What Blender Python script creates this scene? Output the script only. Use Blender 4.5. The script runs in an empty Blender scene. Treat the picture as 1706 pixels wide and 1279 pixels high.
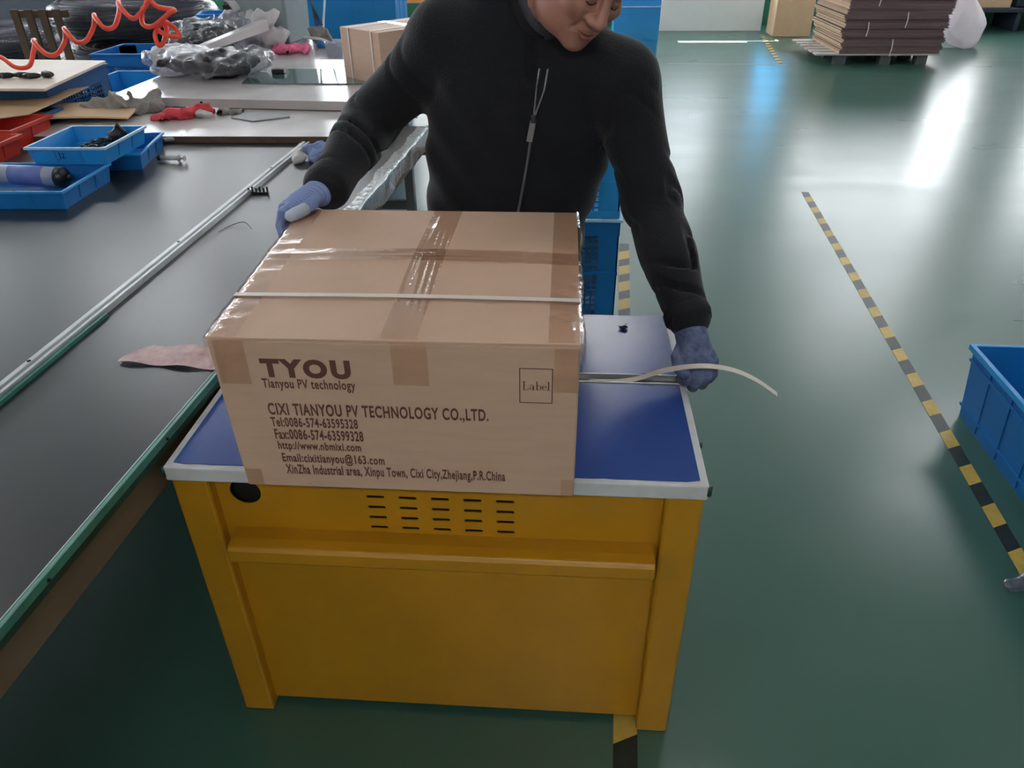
import bpy, bmesh, math, random
import numpy as np
from mathutils import Vector, Matrix
from mathutils.bvhtree import BVHTree

SC = bpy.context.scene
COL = SC.collection
random.seed(7)

# ------------------------------------------------------------------ camera
CAM = np.array([0.73625, -1.05318, 1.63130])
YAW, PITCH, ROLL, FPX = 0.07609, 0.56824, -0.01315, 1252.2
def cam_axes():
    f = np.array([-math.sin(YAW) * math.cos(PITCH), math.cos(YAW) * math.cos(PITCH), -math.sin(PITCH)])
    r = np.array([math.cos(YAW), math.sin(YAW), 0.0])
    u = np.cross(r, f)
    r2 = math.cos(ROLL) * r + math.sin(ROLL) * u
    u2 = -math.sin(ROLL) * r + math.cos(ROLL) * u
    return r2, u2, -f
_r, _u, _b = cam_axes()
cd = bpy.data.cameras.new('camera')
cd.sensor_width = 36.0
cd.lens = FPX / 1706 * 36.0
cd.clip_start = 0.05
cd.clip_end = 200
cam = bpy.data.objects.new('camera', cd)
COL.objects.link(cam)
cam.matrix_world = Matrix(((_r[0], _u[0], _b[0], CAM[0]), (_r[1], _u[1], _b[1], CAM[1]), (_r[2], _u[2], _b[2], CAM[2]), (0, 0, 0, 1)))
SC.camera = cam

# ------------------------------------------------------------------ world, sun, exposure
SC.view_settings.view_transform = 'Standard'
SC.view_settings.look = 'None'
SC.view_settings.gamma = 1.0
SC.view_settings.use_curve_mapping = False
SC.view_settings.exposure = 0.45
WINDOW_POWER = 6.0
TUBE_POWER = 30.0
w = bpy.data.worlds.new('sky')
SC.world = w
w.use_nodes = True
w.node_tree.nodes['Background'].inputs[0].default_value = (0.72, 0.85, 1.0, 1)
w.node_tree.nodes['Background'].inputs[1].default_value = 3.0
sd = bpy.data.lights.new('sun', 'SUN')
sd.energy = 60.0
sd.angle = math.radians(0.6)
sd.color = (1.0, 0.95, 0.86)
sun = bpy.data.objects.new('sun', sd)
COL.objects.link(sun)
sun.location = (3, 20, 14)
sun.rotation_euler = Vector((0.02, -1.0, -1.05)).to_track_quat('-Z', 'Y').to_euler()

# ------------------------------------------------------------------ materials
def hexc(h):
    h = h.lstrip('#')
    c = [int(h[i:i + 2], 16) / 255 for i in (0, 2, 4)]
    return tuple((x / 12.92 if x <= .04045 else ((x + .055) / 1.055) ** 2.4) for x in c)

def mat(name, col, rough=.5, metal=0.0, var=.12, vscale=6.0, bump=0.0, bscale=60.0, spec=.5,
        alpha=1.0, trans=0.0, stretch=(1, 1, 1), coat=0.0, sheen=0.0, dark=None, rvar=0.0, translucent=0.0):
    if isinstance(col, str):
        col = hexc(col)
    m = bpy.data.materials.new(name)
    m.use_nodes = True
    nt = m.node_tree
    N, L = nt.nodes, nt.links
    p = N['Principled BSDF']
    p.inputs['Roughness'].default_value = rough
    p.inputs['Metallic'].default_value = metal
    p.inputs['Specular IOR Level'].default_value = spec
    p.inputs['Alpha'].default_value = alpha
    p.inputs['Transmission Weight'].default_value = trans
    p.inputs['Coat Weight'].default_value = coat
    p.inputs['Sheen Weight'].default_value = sheen
    p.inputs['Base Color'].default_value = (*col, 1)
    tc = N.new('ShaderNodeTexCoord')
    mp = N.new('ShaderNodeMapping')
    mp.inputs['Scale'].default_value = stretch
    L.new(tc.outputs['Object'], mp.inputs['Vector'])
    if var > 0 or rvar > 0:
        no = N.new('ShaderNodeTexNoise')
        no.inputs['Scale'].default_value = vscale
        no.inputs['Detail'].default_value = 6
        no.inputs['Roughness'].default_value = .6
        L.new(mp.outputs['Vector'], no.inputs['Vector'])
        cr = N.new('ShaderNodeValToRGB')
        lo = tuple(c * (1 - var) for c in col) if dark is None else hexc(dark)
        hi = tuple(min(1, c * (1 + var)) for c in col)
        cr.color_ramp.elements[0].color = (*lo, 1)
        cr.color_ramp.elements[1].color = (*hi, 1)
        cr.color_ramp.elements[0].position = .3
        cr.color_ramp.elements[1].position = .7
        L.new(no.outputs['Fac'], cr.inputs['Fac'])
        L.new(cr.outputs['Color'], p.inputs['Base Color'])
        if rvar > 0:
            mr = N.new('ShaderNodeMapRange')
            mr.inputs['From Min'].default_value = .3
            mr.inputs['From Max'].default_value = .7
            mr.inputs['To Min'].default_value = max(.02, rough - rvar)
            mr.inputs['To Max'].default_value = rough + rvar
            L.new(no.outputs['Fac'], mr.inputs['Value'])
            L.new(mr.outputs['Result'], p.inputs['Roughness'])
    if bump > 0:
        nb = N.new('ShaderNodeTexNoise')
        nb.inputs['Scale'].default_value = bscale
        nb.inputs['Detail'].default_value = 4
        L.new(mp.outputs['Vector'], nb.inputs['Vector'])
        bp = N.new('ShaderNodeBump')
        bp.inputs['Strength'].default_value = bump
        bp.inputs['Distance'].default_value = .01
        L.new(nb.outputs['Fac'], bp.inputs['Height'])
        L.new(bp.outputs['Normal'], p.inputs['Normal'])
    if translucent > 0:
        tr = N.new('ShaderNodeBsdfTranslucent')
        tr.inputs['Color'].default_value = (*col, 1)
        mx = N.new('ShaderNodeMixShader')
        mx.inputs['Fac'].default_value = translucent
        L.new(p.outputs['BSDF'], mx.inputs[1])
        L.new(tr.outputs['BSDF'], mx.inputs[2])
        L.new(mx.outputs['Shader'], N['Material Output'].inputs['Surface'])
    return m

def clear(name, tint, fac, rough, bump=.3, bscale=40, milk=0.0):
    """thin clear film: mostly transparent, a glossy layer on top, optionally a little milky"""
    m = bpy.data.materials.new(name)
    m.use_nodes = True
    N, L = m.node_tree.nodes, m.node_tree.links
    N.remove(N['Principled BSDF'])
    tr = N.new('ShaderNodeBsdfTransparent')
    tr.inputs['Color'].default_value = (*hexc(tint), 1)
    gl = N.new('ShaderNodeBsdfGlossy')
    gl.inputs['Roughness'].default_value = rough
    lw = N.new('ShaderNodeLayerWeight')
    lw.inputs['Blend'].default_value = .5
    fm = N.new('ShaderNodeMapRange')
    fm.inputs['From Min'].default_value = .1
    fm.inputs['To Min'].default_value = fac * .25
    fm.inputs['To Max'].default_value = min(1, fac * 1.6)
    L.new(lw.outputs['Facing'], fm.inputs['Value'])
    tc = N.new('ShaderNodeTexCoord')
    no = N.new('ShaderNodeTexNoise')
    no.inputs['Scale'].default_value = bscale
    no.inputs['Detail'].default_value = 3
    L.new(tc.outputs['Object'], no.inputs['Vector'])
    bp = N.new('ShaderNodeBump')
    bp.inputs['Strength'].default_value = bump
    bp.inputs['Distance'].default_value = .01
    L.new(no.outputs['Fac'], bp.inputs['Height'])
    L.new(bp.outputs['Normal'], gl.inputs['Normal'])
    mx = N.new('ShaderNodeMixShader')
    L.new(fm.outputs['Result'], mx.inputs['Fac'])
    last = tr
    if milk > 0:
        df = N.new('ShaderNodeBsdfDiffuse')
        df.inputs['Color'].default_value = (.75, .76, .8, 1)
        tl = N.new('ShaderNodeBsdfTranslucent')
        tl.inputs['Color'].default_value = (.75, .76, .8, 1)
        m1 = N.new('ShaderNodeMixShader')
        m1.inputs['Fac'].default_value = .5
        L.new(df.outputs[0], m1.inputs[1])
        L.new(tl.outputs[0], m1.inputs[2])
        m2 = N.new('ShaderNodeMixShader')
        m2.inputs['Fac'].default_value = milk
        L.new(tr.outputs[0], m2.inputs[1])
        L.new(m1.outputs[0], m2.inputs[2])
        last = m2
    L.new(last.outputs[0], mx.inputs[1])
    L.new(gl.outputs[0], mx.inputs[2])
    L.new(mx.outputs[0], N['Material Output'].inputs['Surface'])
    return m

def emit(name, col, power):
    m = bpy.data.materials.new(name)
    m.use_nodes = True
    p = m.node_tree.nodes['Principled BSDF']
    p.inputs['Base Color'].default_value = (*col, 1)
    p.inputs['Emission Color'].default_value = (*col, 1)
    p.inputs['Emission Strength'].default_value = power
    return m

def stripes(name, ca, cb, scale, axis='Z', rough=.8, bump=.2):
    """knitted two-tone yarn"""
    m = mat(name, ca, rough, var=0)
    N, L = m.node_tree.nodes, m.node_tree.links
    p = N['Principled BSDF']
    tc = N.new('ShaderNodeTexCoord')
    wv = N.new('ShaderNodeTexWave')
    wv.bands_direction = axis
    wv.inputs['Scale'].default_value = scale
    wv.inputs['Distortion'].default_value = 3.0
    wv.inputs['Detail'].default_value = 2
    L.new(tc.outputs['Object'], wv.inputs['Vector'])
    cr = N.new('ShaderNodeValToRGB')
    cr.color_ramp.elements[0].color = (*hexc(ca), 1)
    cr.color_ramp.elements[1].color = (*hexc(cb), 1)
    cr.color_ramp.elements[0].position = .3
    cr.color_ramp.elements[1].position = .75
    L.new(wv.outputs['Fac'], cr.inputs['Fac'])
    L.new(cr.outputs['Color'], p.inputs['Base Color'])
    bp = N.new('ShaderNodeBump')
    bp.inputs['Strength'].default_value = bump
    bp.inputs['Distance'].default_value = .004
    L.new(wv.outputs['Fac'], bp.inputs['Height'])
    L.new(bp.outputs['Normal'], p.inputs['Normal'])
    return m

M = {}
M['floor'] = mat('green_epoxy', (.036, .106, .080), .29, var=.06, vscale=.5, spec=.85)
def scuffs(m, lo, hi, scale, stretch):
    """long faint wipe marks that only change the gloss"""
    N, L = m.node_tree.nodes, m.node_tree.links
    tc = N.new('ShaderNodeTexCoord')
    mp = N.new('ShaderNodeMapping')
    mp.inputs['Scale'].default_value = stretch
    mp.inputs['Rotation'].default_value = (0, 0, .12)
    no = N.new('ShaderNodeTexNoise')
    no.inputs['Scale'].default_value = scale
    no.inputs['Detail'].default_value = 5
    no.inputs['Distortion'].default_value = .6
    mr = N.new('ShaderNodeMapRange')
    mr.inputs['From Min'].default_value = .25
    mr.inputs['From Max'].default_value = .75
    mr.inputs['To Min'].default_value = lo
    mr.inputs['To Max'].default_value = hi
    L.new(tc.outputs['Object'], mp.inputs['Vector'])
    L.new(mp.outputs['Vector'], no.inputs['Vector'])
    L.new(no.outputs['Fac'], mr.inputs['Value'])
    L.new(mr.outputs['Result'], N['Principled BSDF'].inputs['Roughness'])
scuffs(M['floor'], .265, .325, 1.3, (.6, 2.2, 1))
M['wall'] = mat('painted_wall', '#c9cccb', .8, var=.05, vscale=1.5)
M['wall_green'] = mat('green_dado', '#1f5a45', .6, var=.1)
M['ceiling'] = mat('ceiling_paint', '#b9bdbd', .9, var=.05)
M['frame'] = mat('window_aluminium', '#b8bec2', .4, .6, var=.05)
M['window'] = emit('daylight_pane', (.93, .96, 1.0), WINDOW_POWER)
M['window_blue'] = emit('blue_glow_pane', (.06, .5, 1.0), WINDOW_POWER)  # glow colour for the added blue pane, no known window
M['tube'] = emit('fluorescent_tube', (1.0, .96, .9), TUBE_POWER)
M['tube_near'] = emit('bright_warm_tube', (1.0, .94, .87), TUBE_POWER * 2.4)
M['tube_far'] = emit('bright_tube', (.97, .98, 1.0), TUBE_POWER * 1.5)
M['yellow'] = mat('yellow_enamel', '#ae7c14', .36, var=.06, vscale=5, bump=.03, bscale=120)
M['black'] = mat('black_void', '#0a0a0a', .8, var=.1)
M['white_trim'] = mat('white_trim', '#c9ccd0', .45, var=.1, vscale=14, bump=.05)
M['blue_top'] = mat('blue_laminate', '#1c3f8c', .26, var=.05, vscale=6, bump=.015, bscale=80)
M['steel'] = mat('brushed_steel', '#9a9b9c', .35, .9, var=.1, vscale=30)
M['kraft'] = mat('kraft_board', '#c4a48f', .62, var=.05, vscale=10, bump=.04, bscale=120, stretch=(1, 1, 6))
M['cream'] = mat('cream_board', '#d6c8ba', .5, var=.04)
M['partition'] = mat('white_partition', '#d3d6d4', .5, var=.03)
M['kraft_edge'] = mat('kraft_inside', '#7c5f48', .8, var=.1)
M['kraft_tan'] = mat('tan_board', '#c9ab8c', .75, var=.06, vscale=6)
M['kraft_dark'] = mat('brown_board', '#735d5f', .8, var=.12, vscale=5, stretch=(1, 1, 12))
M['print'] = mat('brown_ink', '#5e3a33', .7, var=.06)
M['strap'] = mat('white_strap', '#d9d2cc', .4, var=.04, bump=.05, bscale=200)
M['cleartape'] = clear('clear_tape', '#fbf4ee', .22, .12, .18, 30)
M['film'] = clear('clear_film', '#eef2f3', .32, .16, .5, 40, milk=.40)
M['belt'] = mat('black_bench_sheet', '#1e2224', .32, var=.15, vscale=3, bump=.015, bscale=30, stretch=(1, .35, 1))
M['teal'] = mat('teal_edge_tape', '#377468', .35, var=.25, vscale=14, bump=.12, bscale=50)
M['darkteal'] = mat('dark_green_edge', '#173a33', .45, var=.2, vscale=10)
M['apron'] = mat('bench_apron_board', '#6b5a47', .7, var=.14, vscale=5, stretch=(1, .2, 1))
M['alu'] = mat('aluminium_rail', '#a9adaf', .38, .55, var=.14, vscale=12, bump=.05)
M['grey_steel'] = mat('grey_leg_paint', '#7d8082', .5, .1, var=.08)
M['jacket'] = mat('black_jacket_cloth', '#101219', .78, var=.15, vscale=14, bump=.25, bscale=190, sheen=.12, spec=.25)
M['rib'] = mat('jacket_rib', '#101116', .85, var=.1, bump=.2, bscale=200)
M['trousers'] = mat('dark_trousers', '#14151a', .85, var=.12, bump=.15, bscale=150)
M['shirt'] = mat('charcoal_jersey', '#474a56', .9, var=.12, vscale=30, bump=.2, bscale=200)
M['skin'] = mat('skin', '#a8786a', .5, var=.10, vscale=18, bump=.08, bscale=90)
M['lips'] = mat('lips', '#84504a', .5, var=.08)
M['hair'] = mat('black_hair', '#15130f', .5, var=.2, vscale=30, bump=.5, bscale=160)
M['shoe'] = mat('black_shoe', '#17171a', .5, var=.1)
M['glove'] = stripes('blue_knit_glove', '#8696c2', '#7386ba', 48, 'Y', bump=.10)
M['glove2'] = mat('blue_knit_glove_dirty', '#727d9e', .85, var=.2, vscale=30, bump=.3, bscale=160, dark='#39436a')
M['glovetip'] = mat('white_glove_coating', '#b9c4d8', .7, var=.08, bump=.2, bscale=160)
M['grip'] = mat('grey_glove_coating', '#4a5056', .7, var=.15, bump=.2, bscale=120)
M['zip'] = mat('zip_metal', '#8a8c90', .35, .8, var=.1)
M['blue'] = mat('blue_plastic', '#1a7ac8', .38, var=.05, vscale=3, translucent=.18)
M['blue_light'] = mat('light_blue_plastic', '#2b9be2', .38, var=.05, vscale=3, translucent=.18)
M['blue_dark'] = mat('dark_blue_plastic', '#175a94', .42, var=.08, vscale=3, translucent=.1)
M['cyan'] = mat('cyan_plastic', '#58bdea', .4, var=.05, translucent=.35, alpha=.62)
M['rimwhite'] = mat('worn_pale_rim', '#a9cdea', .4, var=.1, vscale=20)
M['red'] = mat('red_plastic', '#c02f22', .42, var=.06, translucent=.1)
M['orange'] = mat('orange_hose', '#f2553f', .35, var=.06, translucent=.12)
M['orange_board'] = mat('orange_board', '#e59a55', .6, var=.08)
M['whiteboard'] = mat('white_laminate', '#b9b4b5', .22, var=.06, vscale=4, rvar=.05)
M['chip'] = mat('chipboard_edge', '#5a4638', .8, var=.3, vscale=40)
M['plate'] = mat('dark_glass_plate', '#4f6a6a', .06, var=.04, spec=.9)
M['grey_machine'] = mat('grey_machine_paint', '#8f9a9e', .45, .1, var=.06)
M['blackpart'] = mat('black_plastic_part', '#17171a', .32, var=.3, vscale=40)
M['cable'] = mat('black_cable', '#211f27', .3, var=.3, vscale=12)
M['cablefilm'] = mat('cable_wrap', '#4a4854', .22, var=.3, vscale=8, bump=.4, bscale=25, alpha=.55)
M['bag'] = clear('clear_bag', '#e4e4ea', .28, .2, .6, 35, milk=.08)
M['foam'] = mat('white_foam_bag', '#f0e9ec', .55, var=.03, bump=.4, bscale=18, translucent=.45)
M['crumple'] = mat('crumpled_white_film', '#d6d3d6', .4, var=.08, bump=.5, bscale=25, translucent=.3)
M['greyrag'] = mat('grey_rag', '#8c8784', .85, var=.2, vscale=20, bump=.4, bscale=60)
M['pink'] = mat('pink_rag', '#e06a92', .8, var=.15, vscale=14, bump=.4, bscale=50)
M['redrag'] = mat('red_rag', '#c43a45', .75, var=.2, vscale=16, bump=.4, bscale=50)
M['purple'] = mat('purple_cloth', '#7a4266', .8, var=.15)
M['paper'] = mat('white_paper', '#e6e2e0', .7, var=.04)
M['greycard'] = mat('grey_card', '#8e9399', .5, var=.08)
M['sealant'] = mat('sealant_grey', '#9aa2b4', .4, var=.06)
M['sealant_label'] = mat('sealant_blue_label', '#6475b8', .4, var=.12)
M['syringe'] = mat('syringe_plastic', '#cfd0d0', .3, var=.04, alpha=.75)
M['wood'] = mat('old_wood', '#5a4636', .75, var=.25, vscale=6, stretch=(1, 1, .3))
M['palletwood'] = mat('pallet_board', '#b5aca5', .8, var=.1)
M['palletgrey'] = mat('pallet_grey_block', '#4e5355', .7, var=.1)
M['tapeyellow'] = mat('tape_yellow', '#bfa24a', .5, var=.16, vscale=25)
M['tapeblack'] = mat('tape_black', '#1b2622', .45, var=.3, vscale=20)
M['glint_line'] = mat('joint_glint', '#a9b5ad', .5, var=.1)
M['scrap'] = mat('printed_scrap', '#cfbdb9', .7, var=.1, vscale=26, dark='#b08a94')
M['brownbox'] = mat('rust_brown_board', '#6d4130', .8, var=.1)
M['navy'] = mat('navy_box', '#26303e', .6, var=.1)
M['hosewhite'] = mat('white_air_tube', '#d5dde0', .35, var=.03)

# ------------------------------------------------------------------ helpers
class MB:
    def __init__(s):
        s.v, s.f, s.mi = [], [], []
    def add(s, vs, fs, mi=0):
        o = len(s.v)
        s.v += [tuple(float(c) for c in p) for p in vs]
        s.f += [tuple(i + o for i in f) for f in fs]
        s.mi += [mi] * len(fs)
        return s
    def box(s, lo, hi, mi=0, M4=None):
        x0, y0, z0 = lo
        x1, y1, z1 = hi
        vs = [(x0, y0, z0), (x1, y0, z0), (x1, y1, z0), (x0, y1, z0), (x0, y0, z1), (x1, y0, z1), (x1, y1, z1), (x0, y1, z1)]
        if M4 is not None:
            vs = [tuple(M4 @ Vector(p)) for p in vs]
        return s.add(vs, [(3, 2, 1, 0), (4, 5, 6, 7), (0, 1, 5, 4), (1, 2, 6, 5), (2, 3, 7, 6), (3, 0, 4, 7)], mi)
    def hexa(s, b, t, mi=0):
        """bottom 4 corners ccw, top 4 corners ccw"""
        return s.add(list(b) + list(t), [(3, 2, 1, 0), (4, 5, 6, 7), (0, 1, 5, 4), (1, 2, 6, 5), (2, 3, 7, 6), (3, 0, 4, 7)], mi)
    def prism(s, poly, z0, z1, mi=0):
        n = len(poly)
        vs = [(x, y, z0) for x, y in poly] + [(x, y, z1) for x, y in poly]
        fs = [tuple(range(n))[::-1], tuple(range(n, 2 * n))] + [(i, (i + 1) % n, n + (i + 1) % n, n + i) for i in range(n)]
        return s.add(vs, fs, mi)
    def loft(s, rings, cap=True, closed=False, mi=0):
        n = len(rings[0])
        vs = [p for r in rings for p in r]
        fs = []
        m = len(rings)
        for i in range(m if closed else m - 1):
            a, b = i * n, ((i + 1) % m) * n
            for j in range(n):
                fs.append((a + j, a + (j + 1) % n, b + (j + 1) % n, b + j))
        if cap and not closed:
            fs += [tuple(range(n))[::-1], tuple(range((m - 1) * n, m * n))]
        return s.add(vs, fs, mi)
    def tube(s, path, r, n=8, closed=False, flat=1.0, mi=0, up=None):
        P = [Vector(p) for p in path]
        m = len(P)
        rings = []
        prev = None
        for i in range(m):
            if closed:
                t = P[(i + 1) % m] - P[i - 1]
            else:
                t = P[min(i + 1, m - 1)] - P[max(i - 1, 0)]
            t.normalize()
            if up is not None:
                a = Vector(up) - t * t.dot(Vector(up))
            elif prev is None:
                a = t.orthogonal()
            else:
                a = prev - t * t.dot(prev)
            if a.length < 1e-6:
                a = t.orthogonal()
            a.normalize()
            prev = a
            b = t.cross(a)
            rr = r[i] if isinstance(r, (list, tuple)) else r
            rings.append([tuple(P[i] + a * (math.cos(q) * rr * flat) + b * (math.sin(q) * rr)) for q in [2 * math.pi * k / n for k in range(n)]])
        return s.loft(rings, not closed, closed, mi)
    def ribbon(s, path, wdir, w, th, mi=0):
        """flat strap: rectangle section swept along a path, width along wdir"""
        P = [Vector(p) for p in path]
        W = Vector(wdir).normalized()
        rings = []
        for i in range(len(P)):
            t = (P[min(i + 1, len(P) - 1)] - P[max(i - 1, 0)]).normalized()
            nn = t.cross(W).normalized()
            ww = nn.cross(t).normalized()
            rings.append([tuple(P[i] + ww * a * w / 2 + nn * b * th / 2) for a, b in ((-1, -1), (1, -1), (1, 1), (-1, 1))])
        return s.loft(rings, True, False, mi)
    def lathe(s, prof, n=24, c=(0, 0, 0), mi=0):
        rings = [[(c[0] + r * math.cos(2 * math.pi * k / n), c[1] + r * math.sin(2 * math.pi * k / n), c[2] + z) for k in range(n)] for r, z in prof]
        return s.loft(rings, True, False, mi)
    def sheet(s, fn, nu, nv, th=0.0):
        """height sheet from fn(u,v)->(x,y,z), doubled with thickness th"""
        top = [fn(i / nu, j / nv) for i in range(nu + 1) for j in range(nv + 1)]
        idx = lambda i, j: i * (nv + 1) + j
        fs = [(idx(i, j), idx(i + 1, j), idx(i + 1, j + 1), idx(i, j + 1)) for i in range(nu) for j in range(nv)]
        if th <= 0:
            return s.add(top, fs)
        bot = [(x, y, z - th) for x, y, z in top]
        o = len(top)
        fs2 = [tuple(o + k for k in reversed(f)) for f in fs]
        side = []
        ring = [idx(i, 0) for i in range(nu)] + [idx(nu, j) for j in range(nv)] + [idx(i, nv) for i in range(nu, 0, -1)] + [idx(0, j) for j in range(nv, 0, -1)]
        for a, b in zip(ring, ring[1:] + ring[:1]):
            side.append((b, a, o + a, o + b))
        return s.add(top + bot, fs + fs2 + side)
    def xform(s, M4):
        s.v = [tuple(M4 @ Vector(p)) for p in s.v]
        return s
    def mesh(s, name, off=(0, 0, 0)):
        me = bpy.data.meshes.new(name)
        me.from_pydata([(x - off[0], y - off[1], z - off[2]) for x, y, z in s.v], [], s.f)
        if any(s.mi):
            me.polygons.foreach_set('material_index', s.mi)
        me.update()
        return me
    def build(s, name, material, parent=None, bevel=0, seg=2, smooth=False, world=True, fix=True):
        off = tuple(parent_world(parent)) if (parent is not None and world) else (0, 0, 0)
        me = s.mesh(name, off)
        return finish(name, me, material, parent, bevel, seg, smooth, fix)

def parent_world(p):
    v = Vector((0, 0, 0))
    while p is not None:
        v += p.location
        p = p.parent
    return v

def finish(name, me, material, parent=None, bevel=0, seg=2, smooth=False, fix=True):
    if fix:
        bm = bmesh.new()
        bm.from_mesh(me)
        bmesh.ops.recalc_face_normals(bm, faces=bm.faces)
        bm.to_mesh(me)
        bm.free()
    for m in (material if isinstance(material, (list, tuple)) else [material]):
        me.materials.append(M[m])
    if smooth:
        me.polygons.foreach_set('use_smooth', [True] * len(me.polygons))
    o = bpy.data.objects.new(name, me)
    COL.objects.link(o)
    if parent is not None:
        o.parent = parent
    if bevel > 0:
        b = o.modifiers.new('bevel', 'BEVEL')
        b.width = bevel
        b.segments = seg
        b.limit_method = 'ANGLE'
        b.angle_limit = math.radians(40)
    return o

def thing(name, label, cat, loc=(0, 0, 0), rz=0.0, group=None):
    o = bpy.data.objects.new(name, None)
    o.empty_display_size = .05
    COL.objects.link(o)
    o.location = loc
    o.rotation_euler = (0, 0, rz)
    return tag(o, label, cat, group)

def tag(o, label, cat, group=None, kind=None):
    o['label'] = label
    o['category'] = cat
    if group:
        o['group'] = group
    if kind:
        o['kind'] = kind
    return o

def struct(o):
    o['kind'] = 'structure'
    return o

def catmull(P, k=6, closed=False):
    P = [np.array(p, float) for p in P]
    n = len(P)
    out = []
    rng = range(n if closed else n - 1)
    for i in rng:
        p0 = P[(i - 1) % n] if closed or i > 0 else P[i]
        p1, p2 = P[i], P[(i + 1) % n]
        p3 = P[(i + 2) % n] if closed or i + 2 < n else P[i + 1]
        for j in range(k):
            t = j / k
            out.append(tuple(.5 * (2 * p1 + (p2 - p0) * t + (2 * p0 - 5 * p1 + 4 * p2 - p3) * t * t + (3 * p1 - p0 - 3 * p2 + p3) * t ** 3)))
    if not closed:
        out.append(tuple(P[-1]))
    return out

# ---- signed-distance modelling (organic, continuous surfaces)
def surfnet(fn, lo, hi, h):
    lo, hi = np.array(lo, float), np.array(hi, float)
    n = np.ceil((hi - lo) / h).astype(int) + 1
    ax = [np.float32(lo[i]) + np.arange(n[i], dtype=np.float32) * np.float32(h) for i in range(3)]
    X, Y, Z = np.meshgrid(*ax, indexing='ij')
    V = fn(X, Y, Z)
    S = V < 0
    allin = np.ones(tuple(n - 1), bool)
    anyin = np.zeros(tuple(n - 1), bool)
    for dx in (0, 1):
        for dy in (0, 1):
            for dz in (0, 1):
                c = S[dx:n[0] - 1 + dx, dy:n[1] - 1 + dy, dz:n[2] - 1 + dz]
                allin &= c
                anyin |= c
    act = np.argwhere(anyin & ~allin)
    acc = np.zeros((len(act), 3))
    cnt = np.zeros(len(act))
    cs = [(a, b, c) for a in (0, 1) for b in (0, 1) for c in (0, 1)]
    for p in cs:
        for d in range(3):
            if p[d]:
                continue
            q = list(p)
            q[d] = 1
            ia, ib = act + np.array(p), act + np.array(q)
            va = V[ia[:, 0], ia[:, 1], ia[:, 2]]
            vb = V[ib[:, 0], ib[:, 1], ib[:, 2]]
            cr = (va < 0) != (vb < 0)
            t = np.where(cr, va / np.where(cr, va - vb, 1), 0)
            pos = np.tile(np.array(p, float), (len(act), 1))
            pos[:, d] += t
            acc[cr] += pos[cr]
            cnt[cr] += 1
    verts = lo + (act + acc / cnt[:, None]) * h
    idx = -np.ones(tuple(n - 1), int)
    idx[act[:, 0], act[:, 1], act[:, 2]] = np.arange(len(act))
    faces = []
    for d in range(3):
        e, g = (d + 1) % 3, (d + 2) % 3
        a = np.moveaxis(S, (d, e, g), (0, 1, 2))
        I = np.moveaxis(idx, (d, e, g), (0, 1, 2))
        A0, A1 = a[:-1, 1:-1, 1:-1], a[1:, 1:-1, 1:-1]
        k = np.argwhere(A0 != A1)
        if not len(k):
            continue
        i, j, l = k[:, 0], k[:, 1] + 1, k[:, 2] + 1
        q = np.stack([I[i, j - 1, l - 1], I[i, j, l - 1], I[i, j, l], I[i, j - 1, l]], 1)
        fl = ~A0[k[:, 0], k[:, 1], k[:, 2]]
        q[fl] = q[fl][:, ::-1]
        faces.append(q[(q >= 0).all(1)])
    F = np.concatenate(faces)
    return verts, F

def sdf_obj(name, fn, lo, hi, h, material, parent=None):
    V, F = surfnet(fn, lo, hi, h)
    off = np.array(parent_world(parent)) if parent is not None else np.zeros(3)
    me = bpy.data.meshes.new(name)
    me.from_pydata((V - off).tolist(), [], F.tolist())
    me.update()
    return finish(name, me, material, parent, smooth=True, fix=False)

def smin(a, b, k):
    h = np.clip(.5 + .5 * (b - a) / k, 0, 1)
    return b + (a - b) * h - k * h * (1 - h)
def smax(a, b, k):
    return -smin(-a, -b, k)
def cone(X, Y, Z, a, b, r1, r2, fold=None):
    a, b = np.array(a, np.float32), np.array(b, np.float32)
    d = b - a
    L2 = float(d @ d)
    px, py, pz = X - a[0], Y - a[1], Z - a[2]
    t = np.clip((px * d[0] + py * d[1] + pz * d[2]) / L2, 0, 1)
    D = np.sqrt((px - t * d[0]) ** 2 + (py - t * d[1]) ** 2 + (pz - t * d[2]) ** 2)
    r = r1 + (r2 - r1) * t
    if fold is not None:
        r = r + fold(t)
    return D - r
def ell(X, Y, Z, c, r):
    q = np.sqrt(((X - c[0]) / r[0]) ** 2 + ((Y - c[1]) / r[1]) ** 2 + ((Z - c[2]) / r[2]) ** 2)
    return (q - 1) * min(r)
def wob(X, Y, Z, f, s=0.0):
    """ridged folds running in random directions, gently warped"""
    rs = np.random.RandomState(int(s * 97) + 5)
    wx = .9 / f * np.sin(Y * f * .37 + s)
    wy = .9 / f * np.sin(Z * f * .41 + 2 * s)
    wz = .9 / f * np.sin(X * f * .43 + 3 * s)
    out = 0
    for k in range(6):
        d = rs.normal(size=3)
        d /= np.linalg.norm(d)
        sc = rs.uniform(.35, 1.3)
        out = out + (1 - 2 * np.abs(np.sin(((X + wx) * d[0] + (Y + wy) * d[1] + (Z + wz) * d[2]) * f * sc * 1.1 + rs.uniform(0, 6))) + .27) * .36 / math.sqrt(sc)
    return out
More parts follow.
